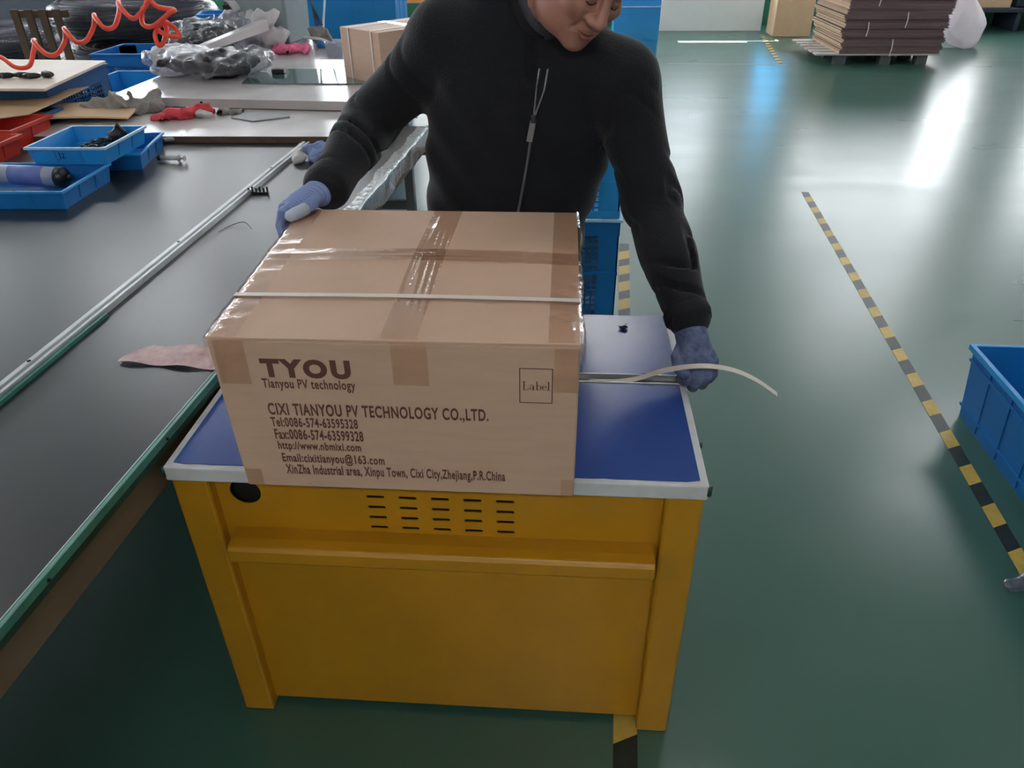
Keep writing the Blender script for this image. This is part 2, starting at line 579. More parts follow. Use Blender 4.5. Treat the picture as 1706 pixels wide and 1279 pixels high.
def blob(name, c, r, material, amp=.15, f=30, seed=0.0, h=None, floor=None, parent=None, label=None, cat=None, group=None, extra=None):
    """crumpled cloth / film lump"""
    m = min(r)
    h = h or max(r) / 16
    def fn(X, Y, Z):
        d = ell(X, Y, Z, c, r)
        if extra:
            for cc, rr in extra:
                d = smin(d, ell(X, Y, Z, cc, rr), m * .5)
        w1 = wob(X, Y, Z, f, seed)
        d = d - amp * 1.6 * m * w1
        if floor is not None:
            d = np.maximum(d, floor - Z)
        return d
    cs = [(c, r)] + (extra or [])
    lo = [min(a[0][i] - a[1][i] for a in cs) - m * .8 for i in range(3)]
    hi = [max(a[0][i] + a[1][i] for a in cs) + m * .8 for i in range(3)]
    o = sdf_obj(name, fn, lo, hi, h, material, parent)
    if label:
        tag(o, label, cat, group)
    return o

def text_mesh(s, x0, x1, z0, z1, y, bold=0.0, th=.0006):
    """flat lettering standing in the XZ plane facing -Y, fitted to the given box"""
    cu = bpy.data.curves.new('lettering', 'FONT')
    cu.body = s
    cu.size = 1.0
    cu.offset = bold
    cu.space_character = 1.0 + bold * 4.5
    cu.resolution_u = 4
    ob = bpy.data.objects.new('lettering', cu)
    COL.objects.link(ob)
    bpy.context.view_layer.update()
    me = bpy.data.meshes.new_from_object(ob.evaluated_get(bpy.context.evaluated_depsgraph_get()))
    bpy.data.objects.remove(ob)
    co = np.zeros(len(me.vertices) * 3)
    me.vertices.foreach_get('co', co)
    co = co.reshape(-1, 3)
    lo, hi = co.min(0), co.max(0)
    out = np.zeros_like(co)
    out[:, 0] = x0 + (co[:, 0] - lo[0]) / (hi[0] - lo[0]) * (x1 - x0)
    out[:, 2] = z0 + (co[:, 1] - lo[1]) / (hi[1] - lo[1]) * (z1 - z0)
    out[:, 1] = y
    fs = [tuple(p.vertices) for p in me.polygons]
    bpy.data.meshes.remove(me)
    return out, fs

def lettering(name, s, box, y, material, parent, bold=0.0):
    v, f = text_mesh(s, *box, y, bold)
    mb = MB().add(v, f)
    return mb.build(name, material, parent, fix=False)

def copy_tree(o, parent=None):
    c = o.copy()
    COL.objects.link(c)
    c.parent = parent
    for ch in list(o.children):
        copy_tree(ch, c)
    return c

# ================================================================== SETTING
X0, X1, Y0, Y1, H = -9.0, 9.8, -5.5, 12.1, 4.3
struct(MB().box((X0, Y0, -.1), (X1, Y1 + .3, 0)).build('floor', 'floor'))
struct(MB().box((X0, Y0, H), (X1, Y1, H + .1)).build('ceiling', 'ceiling'))
struct(MB().box((X0 - .1, Y0, 0), (X0, Y1, H)).build('wall_left', 'wall'))
struct(MB().box((X1, Y0, 0), (X1 + .1, Y1, H)).build('wall_right', 'wall'))
struct(MB().box((X0, Y0 - .1, 0), (X1, Y0, H)).build('wall_front', 'wall'))
SLA = (2.2, 3.12, 1.42, 1.92)      # lower window opening, shaped so the sun lands as a streak
SLB = (3.12, 4.1, 1.62, 1.80)      # invented wall slit that widens the sun streak on the floor
wb = MB()
wb.box((X0, Y1, 0), (X1, Y1 + .05, SLA[2]))
wb.box((X0, Y1, SLA[3]), (X1, Y1 + .05, H))
wb.box((X0, Y1, SLA[2]), (SLA[0], Y1 + .05, SLA[3]))
wb.box((SLB[1], Y1, SLA[2]), (X1, Y1 + .05, SLA[3]))
wb.box((SLA[1], Y1, SLA[2]), (SLB[1], Y1 + .05, SLB[2]))
wb.box((SLA[1], Y1, SLB[3]), (SLB[1], Y1 + .05, SLA[3]))
struct(wb.build('wall_back', 'wall'))
struct(MB().box((X0, Y1 - .012, 0), (X1, Y1 - .001, .42)).build('baseboard_back', 'wall_green'))

def window(n, x0, x1, z0, z1, cols, rows, m='window'):
    y = Y1 - .02
    r = bpy.data.objects.new('window_%d' % n, None)
    COL.objects.link(r)
    r.location = ((x0 + x1) / 2, y, z0)
    struct(r)
    f = MB()
    t = .05
    f.box((x0 - t, y - .03, z0 - t), (x1 + t, y + .018, z0))
    f.box((x0 - t, y - .03, z1), (x1 + t, y + .018, z1 + t))
    f.box((x0 - t, y - .03, z0), (x0, y + .018, z1))
    f.box((x1, y - .03, z0), (x1 + t, y + .018, z1))
    f.build('window_frame', 'frame', r)
    dx, dz = (x1 - x0) / cols, (z1 - z0) / rows
    for i in range(cols):
        for j in range(rows):
            g = .02
            MB().box((x0 + i * dx + g, y - .006, z0 + j * dz + g), (x0 + (i + 1) * dx - g, y + .006, z0 + (j + 1) * dz - g)).build('pane', m, r)
            for bx in ([x0 + i * dx] if i else []):
                MB().box((bx - g, y - .02, z0 + j * dz), (bx + g, y + .015, z0 + (j + 1) * dz)).build('mullion', 'frame', r)
window(1, 2.2, 3.12, 1.98, 2.85, 1, 1)
window(2, 4.6, 7.2, 1.0, 3.2, 3, 2)
window(3, 8.3, 9.4, 1.0, 3.0, 2, 2)
window(4, 3.72, 4.16, .62, 1.22, 1, 1, 'window_blue')  # glowing pane added to give the blue reflection in the floor
window(5, -3.6, .4, 1.1, 3.3, 4, 2)
window(6, -8.6, -4.3, 1.1, 3.3, 4, 2)
# side windows on the left wall
def window_side(n, y0, y1, z0, z1, cols):
    x = X0 + .02
    r = bpy.data.objects.new('window_%d' % n, None)
    COL.objects.link(r)
    r.location = (x, (y0 + y1) / 2, z0)
    struct(r)
    f = MB()
    t = .05
    f.box((x - .018, y0 - t, z0 - t), (x + .03, y1 + t, z0))
    f.box((x - .018, y0 - t, z1), (x + .03, y1 + t, z1 + t))
    f.box((x - .018, y0 - t, z0), (x + .03, y0, z1))
    f.box((x - .018, y1, z0), (x + .03, y1 + t, z1))
    f.build('window_frame', 'frame', r)
    d = (y1 - y0) / cols
    for i in range(cols):
        MB().box((x - .006, y0 + i * d + .02, z0 + .02), (x + .006, y0 + (i + 1) * d - .02, z1 - .02)).build('pane', 'window', r)
window_side(7, 3.5, 10.5, 1.1, 3.2, 5)

# ceiling tube fixtures; the farthest row is added to brighten the background
k = 0
for fy in (-3.3, 1.6, 6.0, 9.6):
    for fx in (-3.6, .9, 5.2):
        nm = {(-3.3): 'behind the viewer', 1.6: 'above the packing bench', 6.0: 'in the middle of the hall', 9.6: 'added near the windows to lift the background'}[fy]
        side = {-3.6: 'left', .9: 'middle', 5.2: 'right'}[fx]
        t = thing('ceiling_light', 'twin tube ceiling light %s, %s of its row' % (nm, side), 'ceiling light', (fx, fy, H - .55), 0, 'ceiling tube lights')
        tm = 'tube_near' if fy < 0 and fx < 5 else ('tube_far' if fy > 5 else 'tube')
        MB().box((-.75, -.11, .03), (.75, .11, .08)).build('housing', 'white_trim', t, .01, world=False)
        for s in (-.055, .055):
            MB().tube([(-.7, s, .01), (.7, s, .01)], .018, 10).build('tube', tm, t, world=False, smooth=True)
        for s in (-.6, .6):
            MB().tube([(s, 0, .08), (s, 0, .55)], .004, 6).build('hanger_rod', 'steel', t, world=False)

# ---- hazard tapes on the floor
def tape(label, A, B, width, pitch, first, ylen, n0=0):
    A, B = Vector((A[0], A[1], 0)), Vector((B[0], B[1], 0))
    d = (B - A)
    L = d.length
    d.normalize()
    s = Vector((d.y, -d.x, 0))
    t = thing('floor_tape', label, 'tape', A)
    h = width / 2
    q = MB()
    q.hexa([A - s * h + Vector((0, 0, .0003)), A + s * h + Vector((0, 0, .0003)), B + s * h + Vector((0, 0, .0003)), B - s * h + Vector((0, 0, .0003))],
           [A - s * h + Vector((0, 0, .001)), A + s * h + Vector((0, 0, .001)), B + s * h + Vector((0, 0, .001)), B - s * h + Vector((0, 0, .001))])
    q.build('black_band', 'tapeblack', t)
    u = first
    me = None
    while u + ylen + width * .55 < L:
        if me is None:
            lo = Vector((0, 0, .0011))
            hi = Vector((0, 0, .0017))
            pts = [-s * h, s * h + d * width * .55, s * h + d * (ylen + width * .55), -s * h + d * ylen]
            mb = MB().hexa([p + lo for p in pts], [p + hi for p in pts])
            o = mb.build('yellow_stripe', 'tapeyellow', t, world=False)
            me = o.data
        else:
            o = bpy.data.objects.new('yellow_stripe', me)
            COL.objects.link(o)
            o.parent = t
        o.location = d * u
        u += pitch
    return t
tape('black and yellow floor tape running beside the open blue crate', (2.068, .3), (2.318, 3.95), .048, .2, .05, .095)
tape('worn hazard tape passing under the yellow machine', (.885, -.45), (1.075, 3.0), .055, .2, .02, .11)
tape('far hazard tape by the white partition', (3.235, 8.7), (3.50, 11.1), .06, .2, .03, .11)
ln = MB().hexa([(1.9, 8.70, .0004), (3.3, 8.62, .0004), (3.3, 8.64, .0004), (1.9, 8.72, .0004)], [(1.9, 8.70, .0012), (3.3, 8.62, .0012), (3.3, 8.64, .0012), (1.9, 8.72, .0012)])
tag(ln.build('joint_glint', 'glint_line'), 'thin painted glint of a joint across the green floor in front of the partition', 'floor glint')  # pale colour stands for light reflecting off a floor joint

# ================================================================== STRAPPING MACHINE
W, D, ZT = 1.005, .6625, .75
mc = thing('strapping_machine', 'yellow strapping machine with blue tabletop standing on the green floor', 'machine', (W / 2, D / 2, 0))
# legs
for x0, x1 in ((0.0, .07), (W - .07, W)):
    for y0, y1 in ((.008, .07), (D - .07, D - .008)):
        MB().box((x0, y0, 0), (x1, y1, ZT - .03)).build('leg', 'yellow', mc, .006)
# front panel with real vent slots and cable hole
def slot(cx, cz, w, h, y0, y1, n=6):
    pts = []
    r = h / 2
    for k in range(n + 1):
        a = -math.pi / 2 + math.pi * k / n
        pts.append((cx + w / 2 - r + math.cos(a) * r, cz + math.sin(a) * r))
    for k in range(n + 1):
        a = math.pi / 2 + math.pi * k / n
        pts.append((cx - w / 2 + r + math.cos(a) * r, cz + math.sin(a) * r))
    return [[(x, y0, z) for x, z in pts], [(x, y1, z) for x, z in pts]]
panel = MB().box((.055, .034, .02), (W - .055, .037, ZT - .03)).build('front_panel', 'yellow', mc)
cut = MB()
for i in range(5):
    for j in range(5):
        cut.loft(slot(.385 + i * .063, .588 + j * .0262, .036, .0075, .0, .06))
cut.loft([[(.127 + .031 * math.cos(a), y, .668 + .031 * math.sin(a)) for a in [2 * math.pi * k / 28 for k in range(28)]] for y in (0, .06)])
co = cut.build('cutter', 'black', mc)
bo = panel.modifiers.new('holes', 'BOOLEAN')
bo.operation = 'DIFFERENCE'
bo.object = co
bo.solver = 'EXACT'
bpy.context.view_layer.update()
me2 = bpy.data.meshes.new_from_object(panel.evaluated_get(bpy.context.evaluated_depsgraph_get()))
panel.modifiers.clear()
panel.data = me2
bpy.data.objects.remove(co)
MB().box((.06, .06, .30), (W - .06, .064, ZT - .035)).build('cavity_shade', 'black', mc)  # black sheet standing in for the dark cavity behind the vents
hb = [(.037, .575), (.0, .578), (-.022, .574), (-.028, .566), (-.028, .538), (-.022, .531), (.037, .529)]
MB().loft([[(x, y, z) for y, z in hb] for x in (.092, .926)]).build('front_rail', 'yellow', mc, .003)
for x0 in (.0, W - .003):
    MB().box((x0, .07, .02), (x0 + .003, D - .07, ZT - .03)).build('side_panel', 'yellow', mc)
MB().box((.06, D - .04, .02), (W - .06, D - .036, ZT - .03)).build('rear_panel', 'yellow', mc)
# table top
tt = MB()
for y0, y1 in ((0, .338), (.372, D)):
    tt.box((-.003, y0, ZT - .032), (W + .003, y1, ZT))
tt.build('tabletop', 'white_trim', mc, .003)
def ragged(x0, x1, y0, y1, z0, z1, seed):
    rnd = random.Random(seed)
    pts = []
    for k in range(41):
        x = x0 + (x1 - x0) * k / 40
        pts.append((x, y0 + rnd.choice([0, 0, 0, .001, .0025]) * rnd.random() + (.004 if k in (0, 40) else 0)))
    pts += [(x1, y1), (x0, y1)]
    return MB().prism(pts, z0, z1)
ragged(.012, W - .012, .012, .334, ZT, ZT + .0015, 3).build('front_blue_sheet', 'blue_top', mc)
ragged(.012, W - .012, .376, D - .006, ZT, ZT + .0015, 5).build('rear_blue_sheet', 'blue_top', mc)
MB().box((.002, .338, ZT - .03), (W - .002, .372, ZT - .012)).build('strap_channel', 'steel', mc)
for y0, y1 in ((.336, .3395), (.3705, .374)):
    MB().box((.0, y0, ZT - .01), (W + .002, y1, ZT + .003)).build('channel_lip', 'alu', mc)
for x in (-.004, W + .004):
    MB().tube([(x, .004, ZT - .022), (x, .004, ZT - .002)], .0055, 8).build('corner_bead', 'darkteal', mc, smooth=True)
MB().tube([(W + .004, .14, ZT - .012), (W + .010, .14, ZT - .012)], .006, 8).build('edge_screw', 'darkteal', mc)

# ================================================================== CARTON ON THE MACHINE
YB = -.045
box_bot = [(.180, YB, .754), (.765, YB, .754), (.763, .53, .754), (.165, .53, .754)]
box_top = [(.172, YB, 1.058), (.766, YB, 1.060), (.763, .535, 1.062), (.150, .535, 1.062)]
bx = thing('carton', 'large brown carton printed TYOU being strapped on the blue tabletop', 'box', (.46, .24, .754))
MB().hexa(box_bot, [(x, y, z - .004) for x, y, z in box_top]).build('body', 'kraft', bx, .004, 3)
def lerp(a, b, t):
    return tuple(a[i] + (b[i] - a[i]) * t for i in range(3))
def flap(t0, t1, seed, flip):
    def fn(u, v):
        t = t0 + (t1 - t0) * v
        p = lerp(lerp(box_top[0], box_top[3], t), lerp(box_top[1], box_top[2], t), u)
        e = abs(v - flip)
        z = p[2] + .006 * math.sin(math.pi * u) * (1 - e) + .0025 * math.sin(u * 9 + seed) * (1 - e) * .4
        return (p[0], p[1], z)
    return MB().sheet(fn, 24, 10, .004)
flap(0.0, .548, 1.0, 1).build('top_flap', 'kraft', bx)
flap(.552, 1.0, 2.2, 0).build('top_flap', 'kraft', bx)
# lettering printed on the front
YP = YB - .0008
for s, b, bold in (
        ('TYOU', (.252, .400, .986, 1.022), .06),
        ('Tianyou PV technology', (.249, .404, .960, .984), .026),
        ('CIXI TIANYOU PV TECHNOLOGY CO.,LTD.', (.249, .620, .9075, .936), .028),
        ('Tel:0086-574-63595328', (.249, .3985, .887, .9075), .028),
        ('Fax:0086-574-63599328', (.251, .405, .8605, .883), .028),
        ('http://www.nbmixi.com', (.2525, .398, .834, .857), .026),
        ('Email:cixitianyou@163.com', (.255, .436, .806, .832), .026),
        ('XinZha Industrial area, Xinpu Town, Cixi City,Zhejiang,P.R.China', (.2575, .6455, .7785, .8065), .025)):
    lettering('printed_text', s, b, YP, 'print', bx, bold)
fr = MB()
lx0, lx1, lz0, lz1, lt = .671, .7245, .9505, 1.0165, .0016
for a in ((lx0, lx1, lz0, lz0 + lt), (lx0, lx1, lz1 - lt, lz1), (lx0, lx0 + lt, lz0, lz1), (lx1 - lt, lx1, lz0, lz1)):
    fr.add([(a[0], YP, a[2]), (a[1], YP, a[2]), (a[1], YP, a[3]), (a[0], YP, a[3])], [(0, 1, 2, 3)])
fr.build('printed_frame', 'print', bx, fix=False)
# "Label" in a serif face: strokes plus serifs
sv = MB()
def srect(x0, x1, z0, z1):
    sv.add([(x0, YP, z0), (x1, YP, z0), (x1, YP, z1), (x0, YP, z1)], [(0, 1, 2, 3)])
def sarc(cx, cz, rx, rz, a0, a1, w0, w1, n=14):
    vs = []
    for k in range(n + 1):
        a = math.radians(a0 + (a1 - a0) * k / n)
        w = (w0 + (w1 - w0) * abs(math.cos(a))) / 2
        vs += [(cx + (rx + w) * math.cos(a), YP, cz + (rz + w * .6) * math.sin(a)), (cx + (rx - w) * math.cos(a), YP, cz + (rz - w * .6) * math.sin(a))]
    sv.add(vs, [(2 * k, 2 * k + 1, 2 * k + 3, 2 * k + 2) for k in range(n)])
z0 = .9755
hh, xh, st, se = .0165, .0105, .0021, .0009
x = .6762                                             # L
srect(x + .0013, x + .0013 + st, z0, z0 + hh); srect(x, x + .0052, z0 + hh - se, z0 + hh); srect(x, x + .0095, z0, z0 + se); srect(x + .0086, x + .0095, z0, z0 + .0048)
x = .6872                                             # a
sarc(x + .0038, z0 + xh * .68, .0027, .0032, 0, 165, .0008, .0017); srect(x + .0056, x + .0056 + st * .9, z0 + .001, z0 + xh * .72); sarc(x + .0033, z0 + .0032, .0026, .0027, 0, 360, .0008, .0015, 18); srect(x + .0058, x + .0090, z0, z0 + se)
x = .6975                                             # b
srect(x + .0009, x + .0009 + st * .9, z0, z0 + hh); srect(x - .0004, x + .001, z0 + hh - se, z0 + hh); sarc(x + .0048, z0 + xh * .47, .0030, .0046, 0, 360, .0008, .0019, 20)
x = .7070                                             # e
sarc(x + .0040, z0 + xh * .47, .0031, .0046, 0, 320, .0008, .0019, 20); srect(x + .0012, x + .0068, z0 + xh * .47, z0 + xh * .47 + se)
x = .7160                                             # l
srect(x + .0008, x + .0008 + st * .9, z0, z0 + hh); srect(x - .0004, x + .001, z0 + hh - se, z0 + hh); srect(x - .0004, x + .0040, z0, z0 + se)
sv.build('printed_text', 'print', bx, fix=False)

# clear packing tape: over the middle, along the seam and along both side edges
def top_pt(u, t, dz=.0015):
    p = lerp(lerp(box_top[0], box_top[3], t), lerp(box_top[1], box_top[2], t), u)
    e = (1 - t / .55) if t < .55 else (t - .55) / .45
    return (p[0], p[1], p[2] + .006 * math.sin(math.pi * u) * (1 - abs(e)) + dz)
def mid(u, v):
    if v < .16:
        q = v / .16
        return (.468 + .058 * u, YB - .0015, .978 + (1.061 - .978) * q)
    t = (v - .16) / .84
    p = top_pt(.49 + .10 * u, t, .002)
    rip = .0030 * math.sin(u * 15 + 4 * t) * math.sin(math.pi * min(1, t * 1.2)) + .0045 * math.exp(-((u - .22 - .12 * t) / .08) ** 2) * math.sin(math.pi * t)
    return (p[0] - .012 * (1 - t), p[1], p[2] + abs(rip))
MB().sheet(mid, 24, 40).build('clear_tape', 'cleartape', bx, smooth=True)
MB().sheet(lambda u, v: (lambda p: (p[0], p[1] + (v - .5) * .055, p[2] + .001 + .0012 * abs(math.sin(u * 37) * math.sin(u * 11 + 2)) + .003 * math.exp(-((v - .55) / .06) ** 2)))(top_pt(u, .55)), 60, 8).build('clear_tape', 'cleartape', bx, smooth=True)
def side_tape(sx):
    def fn(u, v):
        t = v
        e = top_pt(0 if sx < 0 else 1, t)
        rip = .0025 * math.sin(v * 41 + u * 3) * math.sin(v * 13)
        if u < .5:
            return (e[0] - sx * (.05 * (1 - 2 * u)), e[1], e[2] + .0015 + abs(rip) * .5)
        q = 2 * u - 1
        bl = .006 * math.sin(math.pi * min(1, q * 1.3)) * (.5 + .5 * math.sin(v * 17))
        return (e[0] + sx * (.003 + bl + abs(rip)), e[1], e[2] - .06 * q)
    return MB().sheet(fn, 12, 60)
side_tape(-1).build('clear_tape', 'cleartape', bx, smooth=True)
side_tape(1).build('clear_tape', 'cleartape', bx, smooth=True)
for x0, x1, z0_, z1_ in ((.181, .232, .972, 1.054), (.726, .7655, .972, 1.054), (.183, .212, .757, .793), (.742, .7645, .757, .793)):
    MB().sheet(lambda u, v, a=x0, b=x1, c=z0_, d=z1_: (a + (b - a) * u, YB - .0012, c + (d - c) * v), 6, 6, 0).build('clear_tape', 'cleartape', bx)

# white strap already tightened round the carton
sp = []
def sidepath(xt, xb, z1, z0, sgn, n=10):
    return [(xt + (xb - xt) * k / n + sgn * .0035, .098, z1 + (z0 - z1) * k / n) for k in range(n + 1)]
top = [top_pt(u / 20, .247, .0050) for u in range(21)]
top = [(x, .098, z) for x, _, z in top]
loop = sidepath(.1735, .178, 1.056, .756, -1)[::-1] + top + sidepath(.765, .764, 1.056, .756, 1)
st_o = MB().ribbon(loop, (0, 1, 0), .0125, .0009).build('strap_band', 'strap')
tag(st_o, 'white plastic strap tightened across the top of the printed carton', 'strap')

# loose strap end pulled up out of the channel by the gloved hand
pth = catmull([(.80, .354, .7425), (.86, .354, .7445), (.905, .352, .755), (.955, .330, .790), (1.003, .3085, .8145), (1.050, .3045, .8190), (1.100, .308, .8075), (1.148, .312, .783), (1.196, .314, .748)], 6)
tag(MB().ribbon(pth, (0, 1, .25), .0135, .0011).build('loose_strap', 'strap'), 'loose white strap end curving out past the gloved hand', 'strap')

# ================================================================== PACKING BENCH
ZB = .78
def edge_x(y):
    return -.02 + .0495 * y
def rail_x(y):
    return -.4395 + .0325 * y
BY0, BY1, BX0 = -1.9, 2.46, -2.25
bn = thing('packing_bench', 'long black topped packing bench with teal edging left of the machine', 'workbench', (-1.0, .3, 0))
MB().prism([(BX0, BY0), (edge_x(BY0) - .015, BY0), (edge_x(BY1) - .015, BY1), (BX0, BY1)], ZB - .03, ZB - .006).build('bench_top', 'belt', bn)
def along(fx, y0, y1, prof, n=12):
    """sweep profile (dx,z) along the slightly slanted bench edge"""
    return MB().loft([[(fx(y) + dx, y, z) for dx, z in prof] for y in [y0 + (y1 - y0) * k / n for k in range(n + 1)]])
along(edge_x, BY0, BY1, [(-.016, ZB - .010), (-.016, ZB - .003), (-.011, ZB), (-.0075, ZB - .002), (-.0075, ZB - .010)]).build('inner_edge_strip', 'teal', bn, .001)
along(edge_x, BY0, BY1, [(-.007, ZB - .016), (-.007, ZB + .0005), (.0, ZB + .0008), (.0, ZB - .016)]).build('outer_edge_strip', 'teal', bn, .001)
along(edge_x, BY0, BY1, [(-.014, ZB - .0295), (-.014, ZB - .015), (-.001, ZB - .015), (-.001, ZB - .0295)]).build('edge_skirt', 'darkteal', bn)
along(edge_x, BY0, BY1, [(-.050, ZB - .110), (-.050, ZB - .0295), (-.0165, ZB - .0295), (-.0165, ZB - .110)]).build('apron_board', 'apron', bn, .002)
for y in (-.30, .06, .34, 1.45, 1.8, 2.2):
    MB().tube([(edge_x(y) + .001, y, ZB - .009), (edge_x(y) + .0035, y, ZB - .009)], .003, 8).build('edge_screw', 'black', bn)
MB().prism([(BX0, BY0), (BX0 + .03, BY0), (BX0 + .03, BY1), (BX0, BY1)], ZB - .13, ZB - .03).build('apron_board', 'apron', bn)
MB().prism([(BX0, BY1 - .03), (edge_x(BY1) - .02, BY1 - .03), (edge_x(BY1) - .02, BY1), (BX0, BY1)], ZB - .13, ZB - .031).build('apron_board', 'apron', bn)
# middle rail
rl = along(rail_x, BY0, 2.13, [(-.022, ZB - .006), (-.022, ZB + .006), (-.016, ZB + .010), (-.004, ZB + .010), (-.002, ZB + .004), (.004, ZB + .004), (.006, ZB + .009), (.014, ZB + .009), (.016, ZB - .006)]).build('divider_rail', 'alu', bn, .0008)
for y in (.3, 1.0, 1.75):
    MB().lathe([(.0045, 0), (.0045, .001), (.002, .0018)], 10, (rail_x(y) - .010, y, ZB + .010)).build('rail_screw', 'black', rl)
along(lambda y: rail_x(y) + .020, BY0, .55, [(-.004, ZB - .006), (-.004, ZB + .003), (.006, ZB + .003), (.006, ZB - .006)]).build('rail_tape', 'teal', bn)
# legs under the bench
for y in (-1.5, .5, 2.3):
    for x in (edge_x(y) - .07, -1.05, BX0 + .06):
        MB().box((x - .02, y - .02, 0), (x + .02, y + .02, ZB - .03)).build('leg', 'grey_steel', bn, .003)
    MB().box((BX0 + .05, y - .015, .44), (edge_x(y) - .05, y + .015, .48)).build('stretcher', 'grey_steel', bn, .003)
# cloudy film wrapped over the far part of the bench edge
def filmfn(u, v):
    y = 1.16 + 1.25 * v
    w1 = .5 + .5 * math.sin(v * 23) * math.sin(v * 9 + 1)
    if u <= .5:
        a = -.030 - .018 * w1 + (.034 + .018 * w1) * u * 2
        return (edge_x(y) + a, y, ZB + .003 + .004 * abs(math.sin(v * 31 + u * 9) * math.sin(v * 83)) * (1 - u))
    q = 2 * u - 1
    return (edge_x(y) + .004 + .003 * math.sin(v * 37 + u * 5) * math.sin(v * 11) + .002, y, ZB + .003 - (.075 + .012 * math.sin(v * 19)) * q)
tag(MB().sheet(filmfn, 14, 90).build('film_wrap', 'film', smooth=True), 'wrinkled clear film wrapped over the far edge of the bench', 'plastic film')

# ================================================================== CRATES AND TRAYS
def crate(name, label, loc, rz, w, d, h, taper=.012, t=.005, m='blue', rim='rimwhite', rimw=.010, rimh=.014, nx=2, ny=2, band=None, cat='crate', group=None, bottomflange=False):
    c = thing(name, label, cat, loc, rz, group)
    a, b = w / 2, d / 2
    a2, b2 = a - taper, b - taper
    def rect(x, y, z):
        return [(-x, -y, z), (x, -y, z), (x, y, z), (-x, y, z)]
    sh = MB().loft([rect(a2 - t, b2 - t, t), rect(a - t, b - t, h), rect(a, b, h), rect(a2, b2, 0)], cap=False)
    sh.add(rect(a2 - t, b2 - t, t), [(0, 1, 2, 3)])
    sh.add(rect(a2, b2, 0), [(3, 2, 1, 0)])
    sh.build('body', m, c, world=False)
    r = MB().loft([rect(a - t * .6, b - t * .6, h + .001), rect(a - t * .6, b - t * .6, h - rimh * .3), rect(a, b, h - rimh), rect(a + rimw, b + rimw, h - rimh), rect(a + rimw, b + rimw, h + .001)], closed=True)
    r.build('rim', rim, c, .0015, world=False)
    zt = h - rimh
    def off(z):
        return taper * (1 - z / h)
    for i in range(nx):
        x = -a + w * (i + 1) / (nx + 1)
        for sgn in (-1, 1):
            MB().hexa([(x - .004, sgn * (b2 + .004), .01), (x + .004, sgn * (b2 + .004), .01), (x + .004, sgn * (b2 - .001), .01), (x - .004, sgn * (b2 - .001), .01)],
                      [(x - .004, sgn * (b - off(zt) + .004), zt), (x + .004, sgn * (b - off(zt) + .004), zt), (x + .004, sgn * (b - off(zt) - .001), zt), (x - .004, sgn * (b - off(zt) - .001), zt)]).build('rib', m, c, world=False)
    for i in range(ny):
        y = -b + d * (i + 1) / (ny + 1)
        for sgn in (-1, 1):
            MB().hexa([(sgn * (a2 + .004), y - .004, .01), (sgn * (a2 + .004), y + .004, .01), (sgn * (a2 - .001), y + .004, .01), (sgn * (a2 - .001), y - .004, .01)],
                      [(sgn * (a - off(zt) + .004), y - .004, zt), (sgn * (a - off(zt) + .004), y + .004, zt), (sgn * (a - off(zt) - .001), y + .004, zt), (sgn * (a - off(zt) - .001), y - .004, zt)]).build('rib', m, c, world=False)
    for zb in (band or []):
        o_ = taper * (1 - zb / h)
        MB().loft([rect(a - o_ - .001, b - o_ - .001, zb), rect(a - o_ + .006, b - o_ + .006, zb), rect(a - o_ + .006, b - o_ + .006, zb + .01), rect(a - o_ - .001, b - o_ - .001, zb + .01)], closed=True).build('band', m, c, world=False)
    return c

